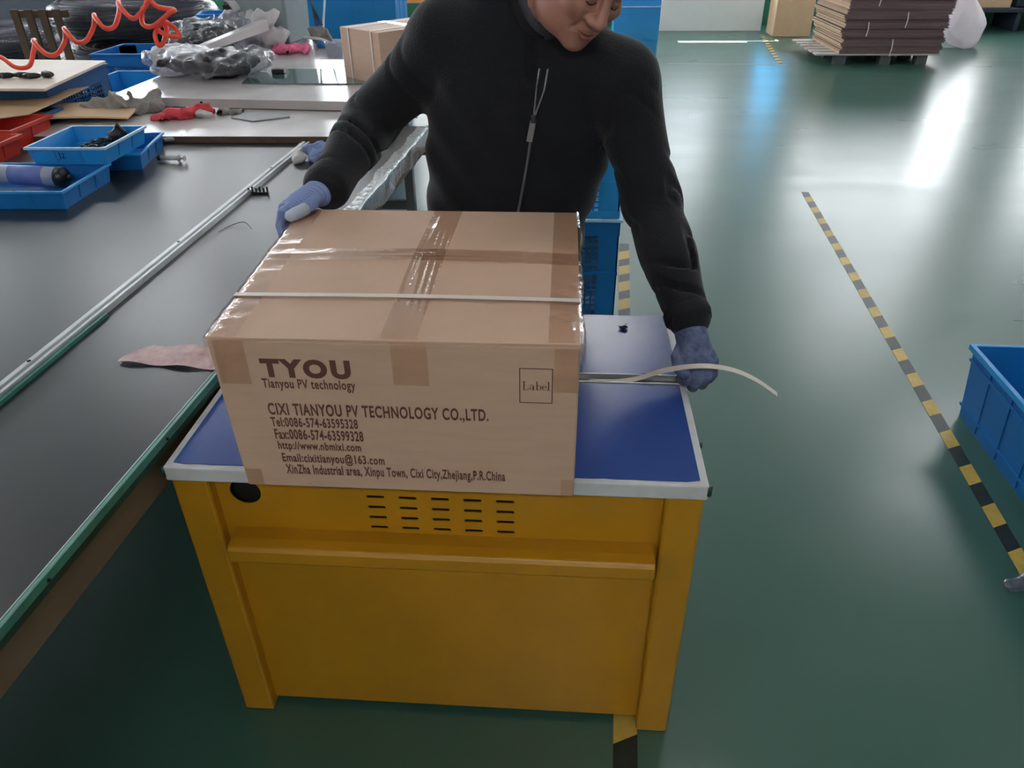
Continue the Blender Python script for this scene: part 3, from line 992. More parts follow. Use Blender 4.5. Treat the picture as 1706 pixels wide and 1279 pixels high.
def perf_crate(name, label, loc, rz, w, d, h, m='blue', rim='rimwhite', group=None, nzrow=13, cell=.022, liner=False):
    """stacking crate with lattice walls between solid corner posts"""
    c = thing(name, label, 'crate', loc, rz, group)
    a, b = w / 2, d / 2
    MB().box((-a, -b, 0), (a, b, .006)).build('base', m, c, world=False)
    r = MB()
    for (x0, x1, y0, y1) in ((-a - .012, a + .012, -b - .012, -b + .006), (-a - .012, a + .012, b - .006, b + .012), (-a - .012, -a + .006, -b, b), (a - .006, a + .012, -b, b)):
        r.box((x0, y0, h - .012), (x1, y1, h))
    r.build('rim', rim, c, .002, world=False)
    post = .085
    for sx in (-1, 1):
        for sy in (-1, 1):
            p = MB()
            p.box((min(sx * a, sx * (a - post)), min(sy * b, sy * (b - .006)), 0), (max(sx * a, sx * (a - post)), max(sy * b, sy * (b - .006)), h - .01))
            p.box((min(sx * a, sx * (a - .006)), min(sy * b, sy * (b - post)), 0), (max(sx * a, sx * (a - .006)), max(sy * b, sy * (b - post)), h - .01))
            p.build('corner_post', m, c, world=False)
    for fz0, fz1 in ((0, .03), (h * .5 - .008, h * .5 + .008), (h - .075, h - .01)):
        q = MB()
        q.box((-a, -b - .003, fz0), (a, -b + .006, fz1)).box((-a, b - .006, fz0), (a, b + .003, fz1)).box((-a - .003, -b, fz0), (-a + .006, b, fz1)).box((a - .006, -b, fz0), (a + .003, b, fz1))
        q.build('band', m, c, world=False)
    def lattice(u0, u1, mk):
        q = MB()
        n = max(2, int((u1 - u0) / cell))
        for i in range(n + 1):
            u = u0 + (u1 - u0) * i / n
            mk(q, u - cell * .16, u + cell * .16, .02, h - .06)
        nz = max(2, int((h - .08) / cell))
        for i in range(nz + 1):
            z = .02 + (h - .08) * i / nz
            mk(q, u0, u1, z - cell * .16, z + cell * .16)
        return q
    lattice(-a + post, a - post, lambda q, p0, p1, z0, z1: q.box((p0, -b + .001, z0), (p1, -b + .005, z1))).build('lattice', m, c, world=False)
    lattice(-a + post, a - post, lambda q, p0, p1, z0, z1: q.box((p0, b - .005, z0), (p1, b - .001, z1))).build('lattice', m, c, world=False)
    lattice(-b + post, b - post, lambda q, p0, p1, z0, z1: q.box((-a + .001, p0, z0), (-a + .005, p1, z1))).build('lattice', m, c, world=False)
    lattice(-b + post, b - post, lambda q, p0, p1, z0, z1: q.box((a - .005, p0, z0), (a - .001, p1, z1))).build('lattice', m, c, world=False)
    return c

# --- shallow trays on the bench (bench sheet is at ZB-.006)
ZS = ZB - .006
def lump_pile(name, label, c, rx, ry, n, size, z0, cat='parts', hmax=.03, m='blackpart', seed=1):
    rnd = random.Random(seed)
    mb = MB()
    for k in range(n):
        a, r = rnd.random() * 6.283, math.sqrt(rnd.random())
        x, y = c[0] + rx * r * math.cos(a), c[1] + ry * r * math.sin(a)
        z = z0 + hmax * max(0, 1 - r * r) * rnd.random() + size * .5
        R = Matrix.Translation((x, y, z)) @ Matrix.Rotation(rnd.random() * 6, 4, 'Z') @ Matrix.Rotation(rnd.random() * .9 - .45, 4, 'X')
        s = size * (.6 + .6 * rnd.random())
        mb.box((-s, -s * .45, -s * .35), (s, s * .45, s * .35), 0, R)
        mb.tube([tuple(R @ Vector((s, 0, 0))), tuple(R @ Vector((s * 1.7, 0, 0)))], s * .25, 5)
    o = mb.build(name, m)
    tag(o, label, cat, kind='stuff')
    return o
tA = crate('parts_tray', 'low blue tray on the black bench under the tray marked 32', (-1.075, 1.885, ZS), .19, .29, .32, .064, taper=.010, m='blue', rim='blue_light', rimw=.006, rimh=.008, nx=2, ny=2, cat='tray')
tB = crate('parts_tray', 'blue tray holding a sealant tube at the left of the bench', (-1.185, 1.455, ZS), .03, .47, .325, .064, taper=.010, m='blue', rim='blue_light', rimw=.006, rimh=.008, nx=3, ny=2, cat='tray')
tC = crate('parts_tray', 'bright blue tray marked 32 resting across two other trays', (-1.085, 1.745, ZS + .066), .015, .295, .315, .064, taper=.012, m='blue_light', rim='rimwhite', rimw=.006, rimh=.008, nx=2, ny=2, cat='tray')
# hand-written 32. on the tray front
hw = MB()
def pen(pts):
    hw.tube([(-.025 + q[0] * .011, -.1535, .032 + q[1] * .011) for q in catmull([(p[0], p[1], 0) for p in pts], 5)], .0013, 5)
pen([(-.9, .9), (-.3, 1.0), (-.5, .3), (-.2, 0), (-.4, -.8), (-.9, -.9)])
pen([(.3, .6), (.8, .9), (.9, .4), (.4, -.6), (1.0, -.55)])
pen([(1.35, -.45), (1.45, -.5)])
hw.build('handwriting', 'black', tC, world=False)
lump_pile('small_black_parts', 'pile of small shiny black parts in the tray marked 32', (-1.065, 1.79), .085, .085, 150, .008, ZS + .073, hmax=.035, seed=3)
tag(blob('black_pouch', (-1.03, 1.85, ZS + .108), (.035, .02, .028), 'blackpart', .2, 60, 1.0, .003), 'black pouch lying on the parts in the marked tray', 'pouch')
# sealant cartridge
sl = thing('sealant_tube', 'grey sealant cartridge with blue label and black cap in a tray', 'tube', (-1.25, 1.50, ZS + .04))
sx0, sx1, sy, sz = -1.385, -1.07, 1.50, ZS + .050
MB().tube([(sx0, sy, sz + .012), (sx1, sy, sz)], .034, 20).build('barrel', 'sealant', sl, smooth=True)
lab = MB()
lab.tube([(-1.25, sy, sz + .0068), (-1.125, sy, sz + .0021)], .0348, 20)
lab.build('label_wrap', 'sealant_label', sl, smooth=True)
MB().tube([(sx1 - .012, sy, sz), (sx1 + .012, sy, sz - .001), (sx1 + .022, sy, sz - .0015)], [.036, .036, .026], 20).build('cap', 'blackpart', sl, smooth=True)
MB().tube([(sx1 + .018, sy, sz - .0015), (sx1 + .036, sy, sz - .002)], [.013, .011], 14).build('nozzle_stub', 'blackpart', sl, smooth=True)
rnd = random.Random(2)
for k in range(6):
    x, y = -1.02 - rnd.random() * .2, 1.33 + rnd.random() * .10
    tag(blob('pebble_connector', (x, y, ZS + .016), (.014, .009, .009), 'blackpart', .1, 80, k, .003), 'small black connector loose at the front of the sealant tray', 'connector', 'loose connectors in the sealant tray')
# syringes beside the trays
def syringe(label, p, ang, z):
    s = thing('syringe', label, 'syringe', (p[0], p[1], z), ang)
    MB().tube([(0, 0, 0), (.075, 0, 0)], .009, 14).build('barrel', 'syringe', s, smooth=True, world=False)
    MB().tube([(-.012, 0, 0), (0, 0, 0)], .010, 12).build('cap', 'blackpart', s, smooth=True, world=False)
    MB().tube([(.073, 0, 0), (.077, 0, 0)], .015, 12).build('finger_flange', 'syringe', s, world=False)
    MB().tube([(.076, 0, 0), (.098, 0, 0)], .005, 10).build('plunger_rod', 'syringe', s, world=False)
    MB().tube([(.097, 0, 0), (.100, 0, 0)], .011, 12).build('plunger_head', 'syringe', s, world=False)
syringe('small clear syringe lying open on the black bench', (-.885, 1.868, ZS + .0155), -.03, ZS + .0155)
syringe('syringe poking out behind the stacked blue trays', (-1.00, 2.135, ZS + .0155), .55, ZS + .0155)

# --- red bins with the curled board on top, blue crates under the left boards
crate('red_bin', 'red plastic bin behind, under the curled tan board', (-1.83, 2.14, ZS), 0, .50, .28, .085, m='red', rim='red', nx=2, ny=1, cat='bin')
crate('red_bin', 'red plastic bin in front, left edge of the bench', (-1.75, 1.87, ZS), 0, .44, .22, .075, m='red', rim='red', nx=2, ny=1, cat='bin')
perf_crate('perforated_crate', 'dark blue lattice crate on the floor at the foot of the left stack', (-2.02, 2.80, 0), 0, .58, .55, .30, 'blue_dark', 'blue_dark')
perf_crate('perforated_crate', 'dark blue lattice crate in the middle of the left stack', (-2.02, 2.80, .302), 0, .58, .55, .30, 'blue_dark', 'blue_dark')
perf_crate('perforated_crate', 'dark blue lattice crate directly beneath the white board', (-2.02, 2.80, .604), 0, .58, .55, .335, 'blue_dark', 'blue_dark')
wbm = MB().hexa([(-2.5, 2.37, .942), (-1.615, 2.355, .942), (-1.72, 3.075, .942), (-2.5, 3.13, .942)], [(-2.5, 2.37, .955), (-1.615, 2.355, .955), (-1.72, 3.075, .955), (-2.5, 3.13, .955)])
tag(wbm.build('board', 'cream', bevel=.003), 'pale tan board on the blue crate stack carrying black connectors', 'board')
def curl(u, v):
    x = -2.32 + (.66 + .04 * v) * u
    y = 1.90 + .80 * v - .18 * (1 - u) * (1 - v) + .36 * u * (1 - v)
    return (x, y, .866 + .02 * (abs(u - .5) * 2) ** 2 * v + .012 * u * v)
tag(MB().sheet(curl, 14, 12, .004).build('cardboard_sheet', 'kraft_tan', smooth=False), 'curled tan cardboard sheet lying over the red bins', 'cardboard')
for i in range(10):
    rr = random.Random(i)
    x, y = -2.32 + .072 * i * 1.0 + rr.random() * .02, 2.49 + .018 * i * .6 + rr.random() * .05
    x = min(x, -1.76)
    c = thing('cable_connector', 'black cable connector in the row lying on the pale tan board', 'connector', (x, y, .969), rr.random() * 1.2 - .6, 'connectors on the pale tan board')
    MB().tube([(-.035, 0, 0), (-.01, 0, 0), (.02, 0, 0), (.04, 0, 0)], [.010, .0135, .0135, .008], 10).build('shell', 'blackpart', c, world=False, smooth=True)
    MB().tube([(-.012, 0, 0), (-.004, 0, 0)], .0140, 10).build('ring_nut', 'grip', c, world=False)
# lower crate corner seen beside the curled board
perf_crate('perforated_crate', 'small dark blue lattice crate standing on the bench behind the red bins', (-1.87, 2.375, ZS), 0, .46, .16, .078, 'blue_dark', 'blue_dark', cell=.02)

# --- white work table with boards on it
wt = thing('work_table', 'white laminate work table at the far end of the black bench', 'table', (-.9, 3.7, 0))
ZW = .80
tp = MB().hexa([(-1.70, 2.605, ZW - .025), (.02, 2.605, ZW - .025), (.02, 4.95, ZW - .025), (-1.66, 4.95, ZW - .025)], [(-1.70, 2.605, ZW - .0015), (.02, 2.605, ZW - .0015), (.02, 4.95, ZW - .0015), (-1.66, 4.95, ZW - .0015)])
tp.build('table_top', 'whiteboard', wt, .002)
for x in (-1.6, -.05):
    for y in (2.66, 4.85):
        MB().box((x - .02, y - .02, 0), (x + .02, y + .02, ZW - .02)).build('leg', 'grey_steel', wt)
fb = MB().hexa([(-1.66, 2.135, ZS + .0005), (-.015, 2.170, ZS + .0005), (-.03, 2.60, ZS + .0005), (-1.66, 2.60, ZS + .0005)], [(-1.66, 2.135, ZW), (-.015, 2.170, ZW), (-.03, 2.60, ZW), (-1.66, 2.60, ZW)])
fbo = thing('laminate_board', 'white laminate board with dark chipped front edge laid on the bench end', 'board', (-.8, 2.3, ZS))
fb.build('core', 'chip', fbo)
MB().hexa([(-1.661, 2.134, ZW), (-.014, 2.169, ZW), (-.029, 2.60, ZW), (-1.661, 2.60, ZW)], [(-1.661, 2.134, ZW + .002), (-.014, 2.169, ZW + .002), (-.029, 2.60, ZW + .002), (-1.661, 2.60, ZW + .002)]).build('laminate_face', 'whiteboard', fbo)
rb = thing('door_panel', 'thick white panel with two screw heads along its front edge', 'panel', (-.7, 3.0, ZW))
RZ0, RZ1 = ZW + .0025, ZW + .045
MB().hexa([(-1.36, 2.71, RZ0), (.0, 2.605, RZ0), (.01, 3.78, RZ0), (-1.18, 3.78, RZ0)], [(-1.36, 2.71, RZ1), (.0, 2.605, RZ1), (.01, 3.78, RZ1), (-1.18, 3.78, RZ1)]).build('slab', 'whiteboard', rb, .002)
for x in (-1.06, -.15):
    y = 2.71 + (x + 1.36) / 1.36 * (-.105) - .0005
    s = MB().tube([(x, y - .002, RZ0 + .022), (x, y + .002, RZ0 + .022)], .008, 12)
    s.build('screw_head', 'black', rb)
gp = thing('glass_plate', 'dark reflective glass plate lying on the white panel', 'plate', (-.75, 3.25, RZ1))
MB().hexa([(-.985, 3.03, RZ1 + .0005), (-.30, 3.03, RZ1 + .0005), (-.34, 3.44, RZ1 + .0005), (-1.06, 3.44, RZ1 + .0005)], [(-.985, 3.03, RZ1 + .006), (-.30, 3.03, RZ1 + .006), (-.34, 3.44, RZ1 + .006), (-1.06, 3.44, RZ1 + .006)]).build('sheet', 'plate', gp, .001)
tag(MB().box((-.905, 3.275, RZ1 + .0065), (-.835, 3.315, RZ1 + .03)).build('black_block', 'blackpart', bevel=.003), 'small black block standing on the dark glass plate', 'block')

# carton on the work table
c2 = thing('carton', 'plain brown carton with white straps on the white work table', 'box', (-.35, 3.25, RZ1 + .001))
q0 = [(-.475, 3.215), (-.215, 2.985), (.13, 3.40), (-.13, 3.63)]
z0c, z1c = RZ1 + .001, 1.098
def in_quad(u, v):
    a = Vector(q0[0]).lerp(Vector(q0[1]), u)
    b = Vector(q0[3]).lerp(Vector(q0[2]), u)
    return a.lerp(b, v)
MB().hexa([(x, y, z0c) for x, y in q0], [(x, y, z1c) for x, y in q0]).build('body', 'kraft', c2, .004)
for u in (.22, .80):
    o_ = .003
    a, b = in_quad(u, 0), in_quad(u, 1)
    nrm = (a - b).normalized() * o_
    MB().ribbon([(a.x + nrm.x, a.y + nrm.y, z0c + .002), (a.x + nrm.x, a.y + nrm.y, z1c + .002), (b.x - nrm.x, b.y - nrm.y, z1c + .002), (b.x - nrm.x, b.y - nrm.y, z0c + .002)], (Vector(q0[1]) - Vector(q0[0])).to_3d(), .012, .0012).build('strap', 'strap', c2)
a, b = in_quad(0.02, .5), in_quad(.98, .5)
MB().ribbon([(a.x, a.y, z1c + .0012), (b.x, b.y, z1c + .0012)], (q0[3][0] - q0[0][0], q0[3][1] - q0[0][1], 0), .05, .0008).build('seal_tape', 'cleartape', c2)

# --- odds and ends on the table and boards
ZL = ZW + .002
tag(blob('red_rag', (-1.08, 2.47, ZL + .018), (.085, .04, .024), 'redrag', .3, 55, 2.0, .005, ZL, extra=[((-1.0, 2.53, ZL + .02), (.05, .035, .026)), ((-1.15, 2.43, ZL + .012), (.04, .03, .02))]), 'crumpled red rag on the white laminate board', 'rag')
tag(blob('crumpled_wrapper', (-.965, 2.485, ZL + .014), (.035, .022, .018), 'crumple', .2, 70, 3.0, .004, ZL), 'small white wrapper beside the red rag', 'wrapper')
tag(MB().sheet(lambda u, v: (-1.17 + .27 * u, 2.605 - .055 * (1 - v) + .03 * u, ZL + .004 + .012 * v * abs(math.sin(u * 7))), 20, 5, .001).build('paper_scrap', 'paper'), 'torn white paper strip behind the red rag', 'paper')
tag(blob('grey_rag', (-.90, 2.56, ZL + .012), (.075, .03, .018), 'greyrag', .3, 50, 5.0, .005, ZL), 'dark grey rag between the red rag and the grey pouch', 'rag')
tag(MB().prism([(-.83, 2.47), (-.70, 2.40), (-.555, 2.49), (-.62, 2.54), (-.74, 2.575), (-.80, 2.55)], ZL + .0005, ZL + .007).build('grey_pouch', 'greycard', bevel=.002), 'flat grey pouch lying on the white laminate board', 'pouch')
tag(blob('crumpled_bag', (-1.36, 2.58, ZL + .03), (.10, .06, .045), 'greyrag', .3, 38, 1.5, .006, ZL, extra=[((-1.50, 2.55, ZL + .022), (.08, .045, .035)), ((-1.26, 2.63, ZL + .025), (.07, .03, .035))]), 'crumpled beige plastic bag at the corner of the white panel', 'bag')
def cardpiece(u, v):
    x = -1.80 + .52 * u - .06 * v
    y = 2.30 + .08 * u + .28 * v
    return (x, y, ZL + .022 + .012 * math.sin(u * 3.1) + .006 * v)
tag(MB().sheet(cardpiece, 10, 6, .007).build('cardboard_piece', 'kraft_tan'), 'folded brown cardboard piece beside the crumpled beige bag', 'cardboard')
tag(blob('pink_rag', (-1.16, 4.28, ZL + .022), (.10, .05, .03), 'pink', .3, 42, .5, .006, ZL, extra=[((-1.05, 4.33, ZL + .02), (.06, .04, .03))]), 'bright pink rag on the far part of the white table', 'rag')
ct = thing('plastic_cup', 'small translucent cup beside the brown carton', 'cup', (-.79, 4.15, ZL))
MB().lathe([(.05, .001), (.062, .085), (.066, .09), (.058, .086), (.047, .006)], 20, (0, 0, 0)).build('cup_wall', 'bag', ct, world=False, smooth=True)
tag(blob('purple_cloth', (-1.36, 4.75, ZL + .02), (.12, .06, .03), 'purple', .25, 40, .3, .007, ZL), 'purple cloth tucked under the grey machine cabinet', 'cloth')
tag(blob('grey_bundle', (-1.02, 4.62, ZL + .055), (.06, .05, .065), 'greyrag', .25, 40, 2.3, .007, ZL), 'grey tape-wrapped bundle beside the machine cabinet', 'bundle')
# blue glove cast aside on the bench
gl = thing('work_glove', 'blue knit work glove dropped on the bench by the rail', 'glove', (-.27, 1.93, ZS))
blob('glove_body', (-.255, 1.945, ZS + .028), (.06, .06, .032), 'glove', .22, 50, .7, .005, ZS, gl)
blob('glove_fingers', (-.325, 1.885, ZS + .017), (.026, .042, .020), 'crumple', .25, 60, 1.7, .004, ZS, gl)
# small comb of black clips on the bench
cc = thing('clip_comb', 'little comb of black clips lying near the bench rail', 'clip', (-.35, 1.49, ZS))
MB().box((-.04, -.004, 0), (.035, .008, .008)).build('spine', 'blackpart', cc, .001, world=False)
for k in range(6):
    MB().box((-.037 + k * .0135, -.002, .008), (-.032 + k * .0135, .004, .022 + .004 * (k % 2))).build('tooth', 'blackpart', cc, world=False)
# printed paper scrap
def scrap(u, v):
    x = -.252 + .235 * u
    yl = .325 - .02 * u
    yh = .345 + .05 * min(1, u * 5) - .012 * u
    return (x, yl + (yh - yl) * v, ZS + .006 + .010 * v * math.sin(u * 2.6) ** 2 + .003 * math.sin(u * 12))
tag(MB().sheet(scrap, 18, 6, .0012).build('paper_scrap', 'scrap'), 'torn printed plastic scrap on the bench beside the printed carton', 'scrap')
tag(MB().tube(catmull([(-.345, 1.12, ZS + .002), (-.33, 1.17, ZS + .002), (-.285, 1.18, ZS + .012), (-.25, 1.15, ZS + .002)], 5), .0012, 5).build('wire_bit', 'blackpart'), 'thin bent wire offcut on the black bench', 'wire')
tag(blob('lint_tuft', (.885, .585, ZT + .005), (.014, .006, .005), 'blackpart', .4, 200, .2, .0016), 'tiny tangle of black lint on the rear blue sheet', 'lint')

# bags of black parts
def parts_bag(label, cl, cr, seed, extra=None, parent=None):
    t = thing('parts_bag', label, 'bag', (cl[0], cl[1], cl[2] - cr[2]))
    blob('contents', cl, tuple(r * .86 for r in cr), 'blackpart', .10, 45, seed, None, cl[2] - cr[2] + .006, t)
    blob('film', cl, cr, 'bag', .14, 30, seed + 1, None, cl[2] - cr[2] + .001, t, extra=extra)
    return t
zb = RZ1 + .075
parts_bag('clear bag of black parts lying on the corner of the white panel', (-1.22, 3.25, RZ1 + .07), (.30, .17, .075), .4, extra=[((-1.48, 3.30, RZ1 + .055), (.10, .10, .06)), ((-1.01, 3.34, RZ1 + .08), (.06, .06, .07))])
tag(blob('crumpled_film', (-1.56, 3.56, ZL + .07), (.14, .13, .075), 'crumple', .22, 26, 1.2, .010, ZL), 'white crumpled film lump in front of the stacked bags', 'plastic film')
parts_bag('grey bag of black parts heaped behind the white film', (-1.62, 4.10, ZL + .11), (.22, .22, .11), 2.2, extra=[((-1.50, 4.25, ZL + .13), (.16, .12, .10))])
tag(blob('crumpled_film', (-1.38, 4.40, ZL + .13), (.16, .10, .10), 'crumple', .3, 24, 3.2, .010, ZL, extra=[((-1.55, 4.4, ZL + .20), (.08, .07, .06))]), 'crumpled white film heaped against the machine cabinet', 'plastic film')
tr = MB().hexa([(-1.43, 3.45, ZL + .12), (-1.38, 3.42, ZL + .12), (-1.22, 4.20, ZL + .15), (-1.28, 4.21, ZL + .15)], [(-1.43, 3.45, ZL + .155), (-1.38, 3.42, ZL + .155), (-1.22, 4.20, ZL + .215), (-1.28, 4.21, ZL + .215)])
tag(tr.build('white_channel', 'whiteboard', bevel=.004), 'white plastic channel lying between the parts bags', 'channel')

# grey machine cabinet with valve and hoses
gm = thing('machine_cabinet', 'grey steel machine cabinet with valves at the end of the white table', 'machine', (-1.38, 4.7, ZL))
MB().hexa([(-1.56, 4.60, ZL + .02), (-1.215, 4.54, ZL + .02), (-1.17, 4.88, ZL + .02), (-1.50, 4.92, ZL + .02)], [(-1.60, 4.60, 1.55), (-1.19, 4.54, 1.55), (-1.13, 4.88, 1.55), (-1.52, 4.92, 1.55)]).build('cabinet_body', 'grey_machine', gm, .008)
MB().hexa([(-1.345, 4.553, ZL + .05), (-1.235, 4.535, ZL + .05), (-1.235, 4.545, ZL + .05), (-1.345, 4.565, ZL + .05)], [(-1.345, 4.553, 1.5), (-1.215, 4.532, 1.5), (-1.215, 4.545, 1.5), (-1.345, 4.565, 1.5)]).build('front_cover', 'grey_machine', gm, .003)
MB().box((-1.60, 4.52, ZL), (-1.20, 4.94, ZL + .02)).build('base_plate', 'grey_steel', gm)
MB().box((-1.625, 4.585, ZL), (-1.585, 4.62, 1.5)).build('side_post', 'steel', gm)
vb = MB().box((-1.655, 4.55, ZL + .20), (-1.60, 4.60, ZL + .27)).build('valve_block', 'blackpart', gm, .004)
MB().tube([(-1.63, 4.57, ZL + .27), (-1.63, 4.57, ZL + .36)], .022, 12).build('valve_body', 'steel', gm, smooth=True)
MB().box((-1.65, 4.555, ZL + .36), (-1.605, 4.595, ZL + .40)).build('valve_head', 'blackpart', gm, .003)
MB().tube([(-1.60, 4.57, ZL + .10), (-1.60, 4.55, ZL + .20)], .008, 8).build('valve_rod', 'blackpart', gm)
MB().tube(catmull([(-1.63, 4.56, ZL + .33), (-1.72, 4.54, ZL + .36), (-1.745, 4.53, ZL + .46), (-1.68, 4.56, ZL + .62)], 6), .009, 8).build('air_tube', 'hosewhite', gm, smooth=True)
tag(MB().tube(catmull([(-1.14, 4.62, ZL + .05), (-1.0, 4.55, ZL + .05), (-.92, 4.56, ZL + .02), (-.78, 4.42, ZL + .015), (-.72, 4.55, ZL + .015)], 6), .010, 8).build('air_hose', 'hosewhite', smooth=True), 'white air hose lying between the cabinet and brown carton', 'hose')
fi = thing('hose_coupling', 'blue and chrome hose coupling on the white table', 'coupling', (-.98, 4.50, ZL + .022))
MB().tube([(-.02, 0, 0), (.03, -.01, 0)], .022, 12).build('blue_sleeve', 'blue', fi, world=False, smooth=True)
MB().tube([(.03, -.01, 0), (.06, -.016, 0)], .014, 12).build('chrome_end', 'steel', fi, world=False, smooth=True)
for k in range(4):
    x = -1.10 + .022 * k
    tag(MB().tube(catmull([(x, 4.70 + .02 * k, H), (x, 4.7 + .02 * k, 1.9), (x - .02 + .01 * k, 4.68, 1.45), (x + .03 - .02 * k, 4.66, 1.12), (-1.03 + .015 * k, 4.60, ZL + .13)], 6), .0045, 6).build('hanging_cable', 'cable', smooth=True), 'thin dark cable hanging down beside the machine cabinet', 'cable', 'cables hanging beside the cabinet')
tag(MB().tube(catmull([(-.955, 4.80, H), (-.955, 4.80, 1.6), (-.99, 4.78, 1.15), (-1.0, 4.68, .95), (-.98, 4.60, ZL + .12)], 6), .008, 8).build('hanging_tube', 'hosewhite', smooth=True), 'pale air tube hanging in front of the big blue tub', 'hose')

# blue crates behind the table
crate('storage_tub', 'tall blue plastic tub standing behind the white table', (-1.06, 5.95, 0), .03, .74, .60, 1.12, taper=.03, m='blue_light', rim='blue', nx=3, ny=2, band=[.78, 1.03], cat='tub')
crate('plastic_crate', 'blue crate tilted behind the heaped film', (-1.87, 5.05, .80), .25, .34, .26, .17, m='blue_light', rim='blue_light', nx=2, ny=1)
tag(MB().box((-2.12, 4.86, 0), (-1.71, 5.3, .799)).build('carton_stand', 'kraft_tan', bevel=.005), 'tan carton under the tilted blue crate', 'box')
perf_crate('perforated_crate', 'blue lattice crate in front of the black cable heap', (-2.13, 4.20, .30), 0, .44, .42, .545, 'blue', 'blue', cell=.02)
perf_crate('perforated_crate', 'blue lattice crate on the floor below the cable heap', (-2.13, 4.20, 0), 0, .44, .42, .298, 'blue', 'blue', cell=.03)
crate('plastic_crate', 'light blue crate along the left side of the white table', (-1.90, 3.46, .48), 0, .34, .62, .30, m='blue_light', rim='rimwhite', nx=2, ny=3)
crate('plastic_crate', 'blue crate on the floor along the left side of the white table', (-1.90, 3.46, 0), 0, .36, .62, .479, m='blue', rim='blue', nx=2, ny=3, band=[.2])

# heap of black cable coils
def coil(label, c, R, r, n, tilt, seed, axis='X', film=True):
    t = thing('cable_coil', label, 'cable', (c[0], c[1], c[2] - r))
    rnd = random.Random(seed)
    mb = MB()
    Rm = Matrix.Translation(Vector(c)) @ Matrix.Rotation(tilt, 4, axis)
    for k in range(n):
        a, q = rnd.random() * 6.283, math.sqrt(rnd.random())
        dr, dz = r * 1.3 * q * math.cos(a), r * q * math.sin(a)
        ph = rnd.random() * 6.28
        pts = []
        for j in range(40):
            th = 2 * math.pi * j / 40
            rr = R + dr + .012 * math.sin(3 * th + ph)
            pts.append(tuple(Rm @ Vector((rr * math.cos(th), rr * math.sin(th), dz + .008 * math.sin(2 * th + ph)))))
        mb.tube(pts, .0085, 5, closed=True)
    mb.build('strands', 'cable', t, smooth=True)
    if film:
        fm = MB()
        rings = []
        for j in range(36):
            th = 2 * math.pi * j / 36
            ring = []
            for i in range(10):
                a = 2 * math.pi * i / 10
                s = 1.08 + .05 * math.sin(5 * th + i * 1.7)
                ring.append(tuple(Rm @ Vector(((R + r * 1.35 * s * math.cos(a)) * math.cos(th), (R + r * 1.35 * s * math.cos(a)) * math.sin(th), r * s * math.sin(a)))))
            rings.append(ring)
        fm.loft(rings, closed=True).build('wrap_film', 'cablefilm', t, smooth=True)
    return t
coil('wide black cable coil at the bottom of the heap', (-2.95, 5.75, .18), .52, .15, 70, 0, 1)
coil('wide film-wrapped cable coil in the middle of the heap', (-2.97, 5.78, .53), .50, .15, 80, .03, 2)
coil('wide film-wrapped cable coil at the top of the flat heap', (-2.93, 5.75, .87), .48, .14, 80, -.04, 3)
coil('upright black cable coil leaning on top of the heap', (-2.40, 6.10, 1.50), .30, .10, 60, 1.15, 4, film=False)
coil('black cable coil crowning the back of the heap', (-3.36, 5.95, 1.21), .36, .10, 50, .15, 5)
coil('shiny black cable coil on a low stand left of the wooden pallet', (-5.15, 7.0, .48), .45, .16, 60, 0, 6)
tag(MB().box((-5.8, 6.4, 0), (-4.5, 7.6, .28)).build('low_stand', 'wall_green', bevel=.01), 'low green stand under the far left cable coil', 'stand')
# wooden crate side seen behind the left boards
wp = thing('wooden_pallet', 'worn wooden slatted pallet standing on its edge behind the boards', 'pallet', (-3.32, 5.0, 0))
for k in range(4):
    MB().box((-3.50 + k * .11, 4.98, 0), (-3.44 + k * .11, 5.0, 1.0)).build('slat', 'wood', wp, .003)
for z in (.05, .5, .94):
    MB().box((-3.52, 5.0, z), (-3.08, 5.05, z + .05)).build('batten', 'wood', wp, .003)
tag(MB().box((-7.4, 8.6, .0), (-4.4, 9.2, 1.5)).build('dark_cabinet', 'navy', bevel=.02), 'dark cabinet far behind the wooden pallet', 'cabinet')

# spiral air hose
hp = [(-2.05, 2.60, 1.07), (-1.951, 2.60, 1.048), (-1.87, 2.57, 1.008), (-1.835, 2.62, 1.005), (-1.82, 2.66, 1.06), (-1.793, 2.66, 1.108), (-1.76, 2.60, 1.112), (-1.69, 2.56, 1.066), (-1.662, 2.60, 1.063), (-1.645, 2.66, 1.11),
      (-1.629, 2.66, 1.158), (-1.59, 2.60, 1.163), (-1.53, 2.56, 1.119), (-1.505, 2.60, 1.118), (-1.485, 2.66, 1.17), (-1.466, 2.66, 1.216), (-1.43, 2.60, 1.216), (-1.375, 2.56, 1.177), (-1.35, 2.60, 1.178), (-1.342, 2.66, 1.23),
      (-1.332, 2.66, 1.272), (-1.30, 2.60, 1.262), (-1.235, 2.56, 1.216), (-1.20, 2.58, 1.235), (-1.165, 2.62, 1.285), (-1.155, 2.64, 1.32)]
hose = MB().tube(catmull(hp, 6), .0105, 8)
hs = thing('spiral_air_hose', 'orange spiral air hose stretched above the left boards', 'hose', (-1.5, 2.6, 1.0))
hose.build('stretched_spiral', 'orange', hs, smooth=True)
h2 = [(-1.165, 2.62, H), (-1.165, 2.62, 2.0), (-1.165, 2.62, 1.36), (-1.20, 2.60, 1.24), (-1.195, 2.57, 1.19), (-1.14, 2.55, 1.185), (-1.06, 2.57, 1.235), (-1.05, 2.60, 1.245), (-1.13, 2.62, 1.255), (-1.165, 2.62, 1.285)]
MB().tube(catmull(h2, 8), .0105, 8).build('drop_line', 'orange', hs, smooth=True)
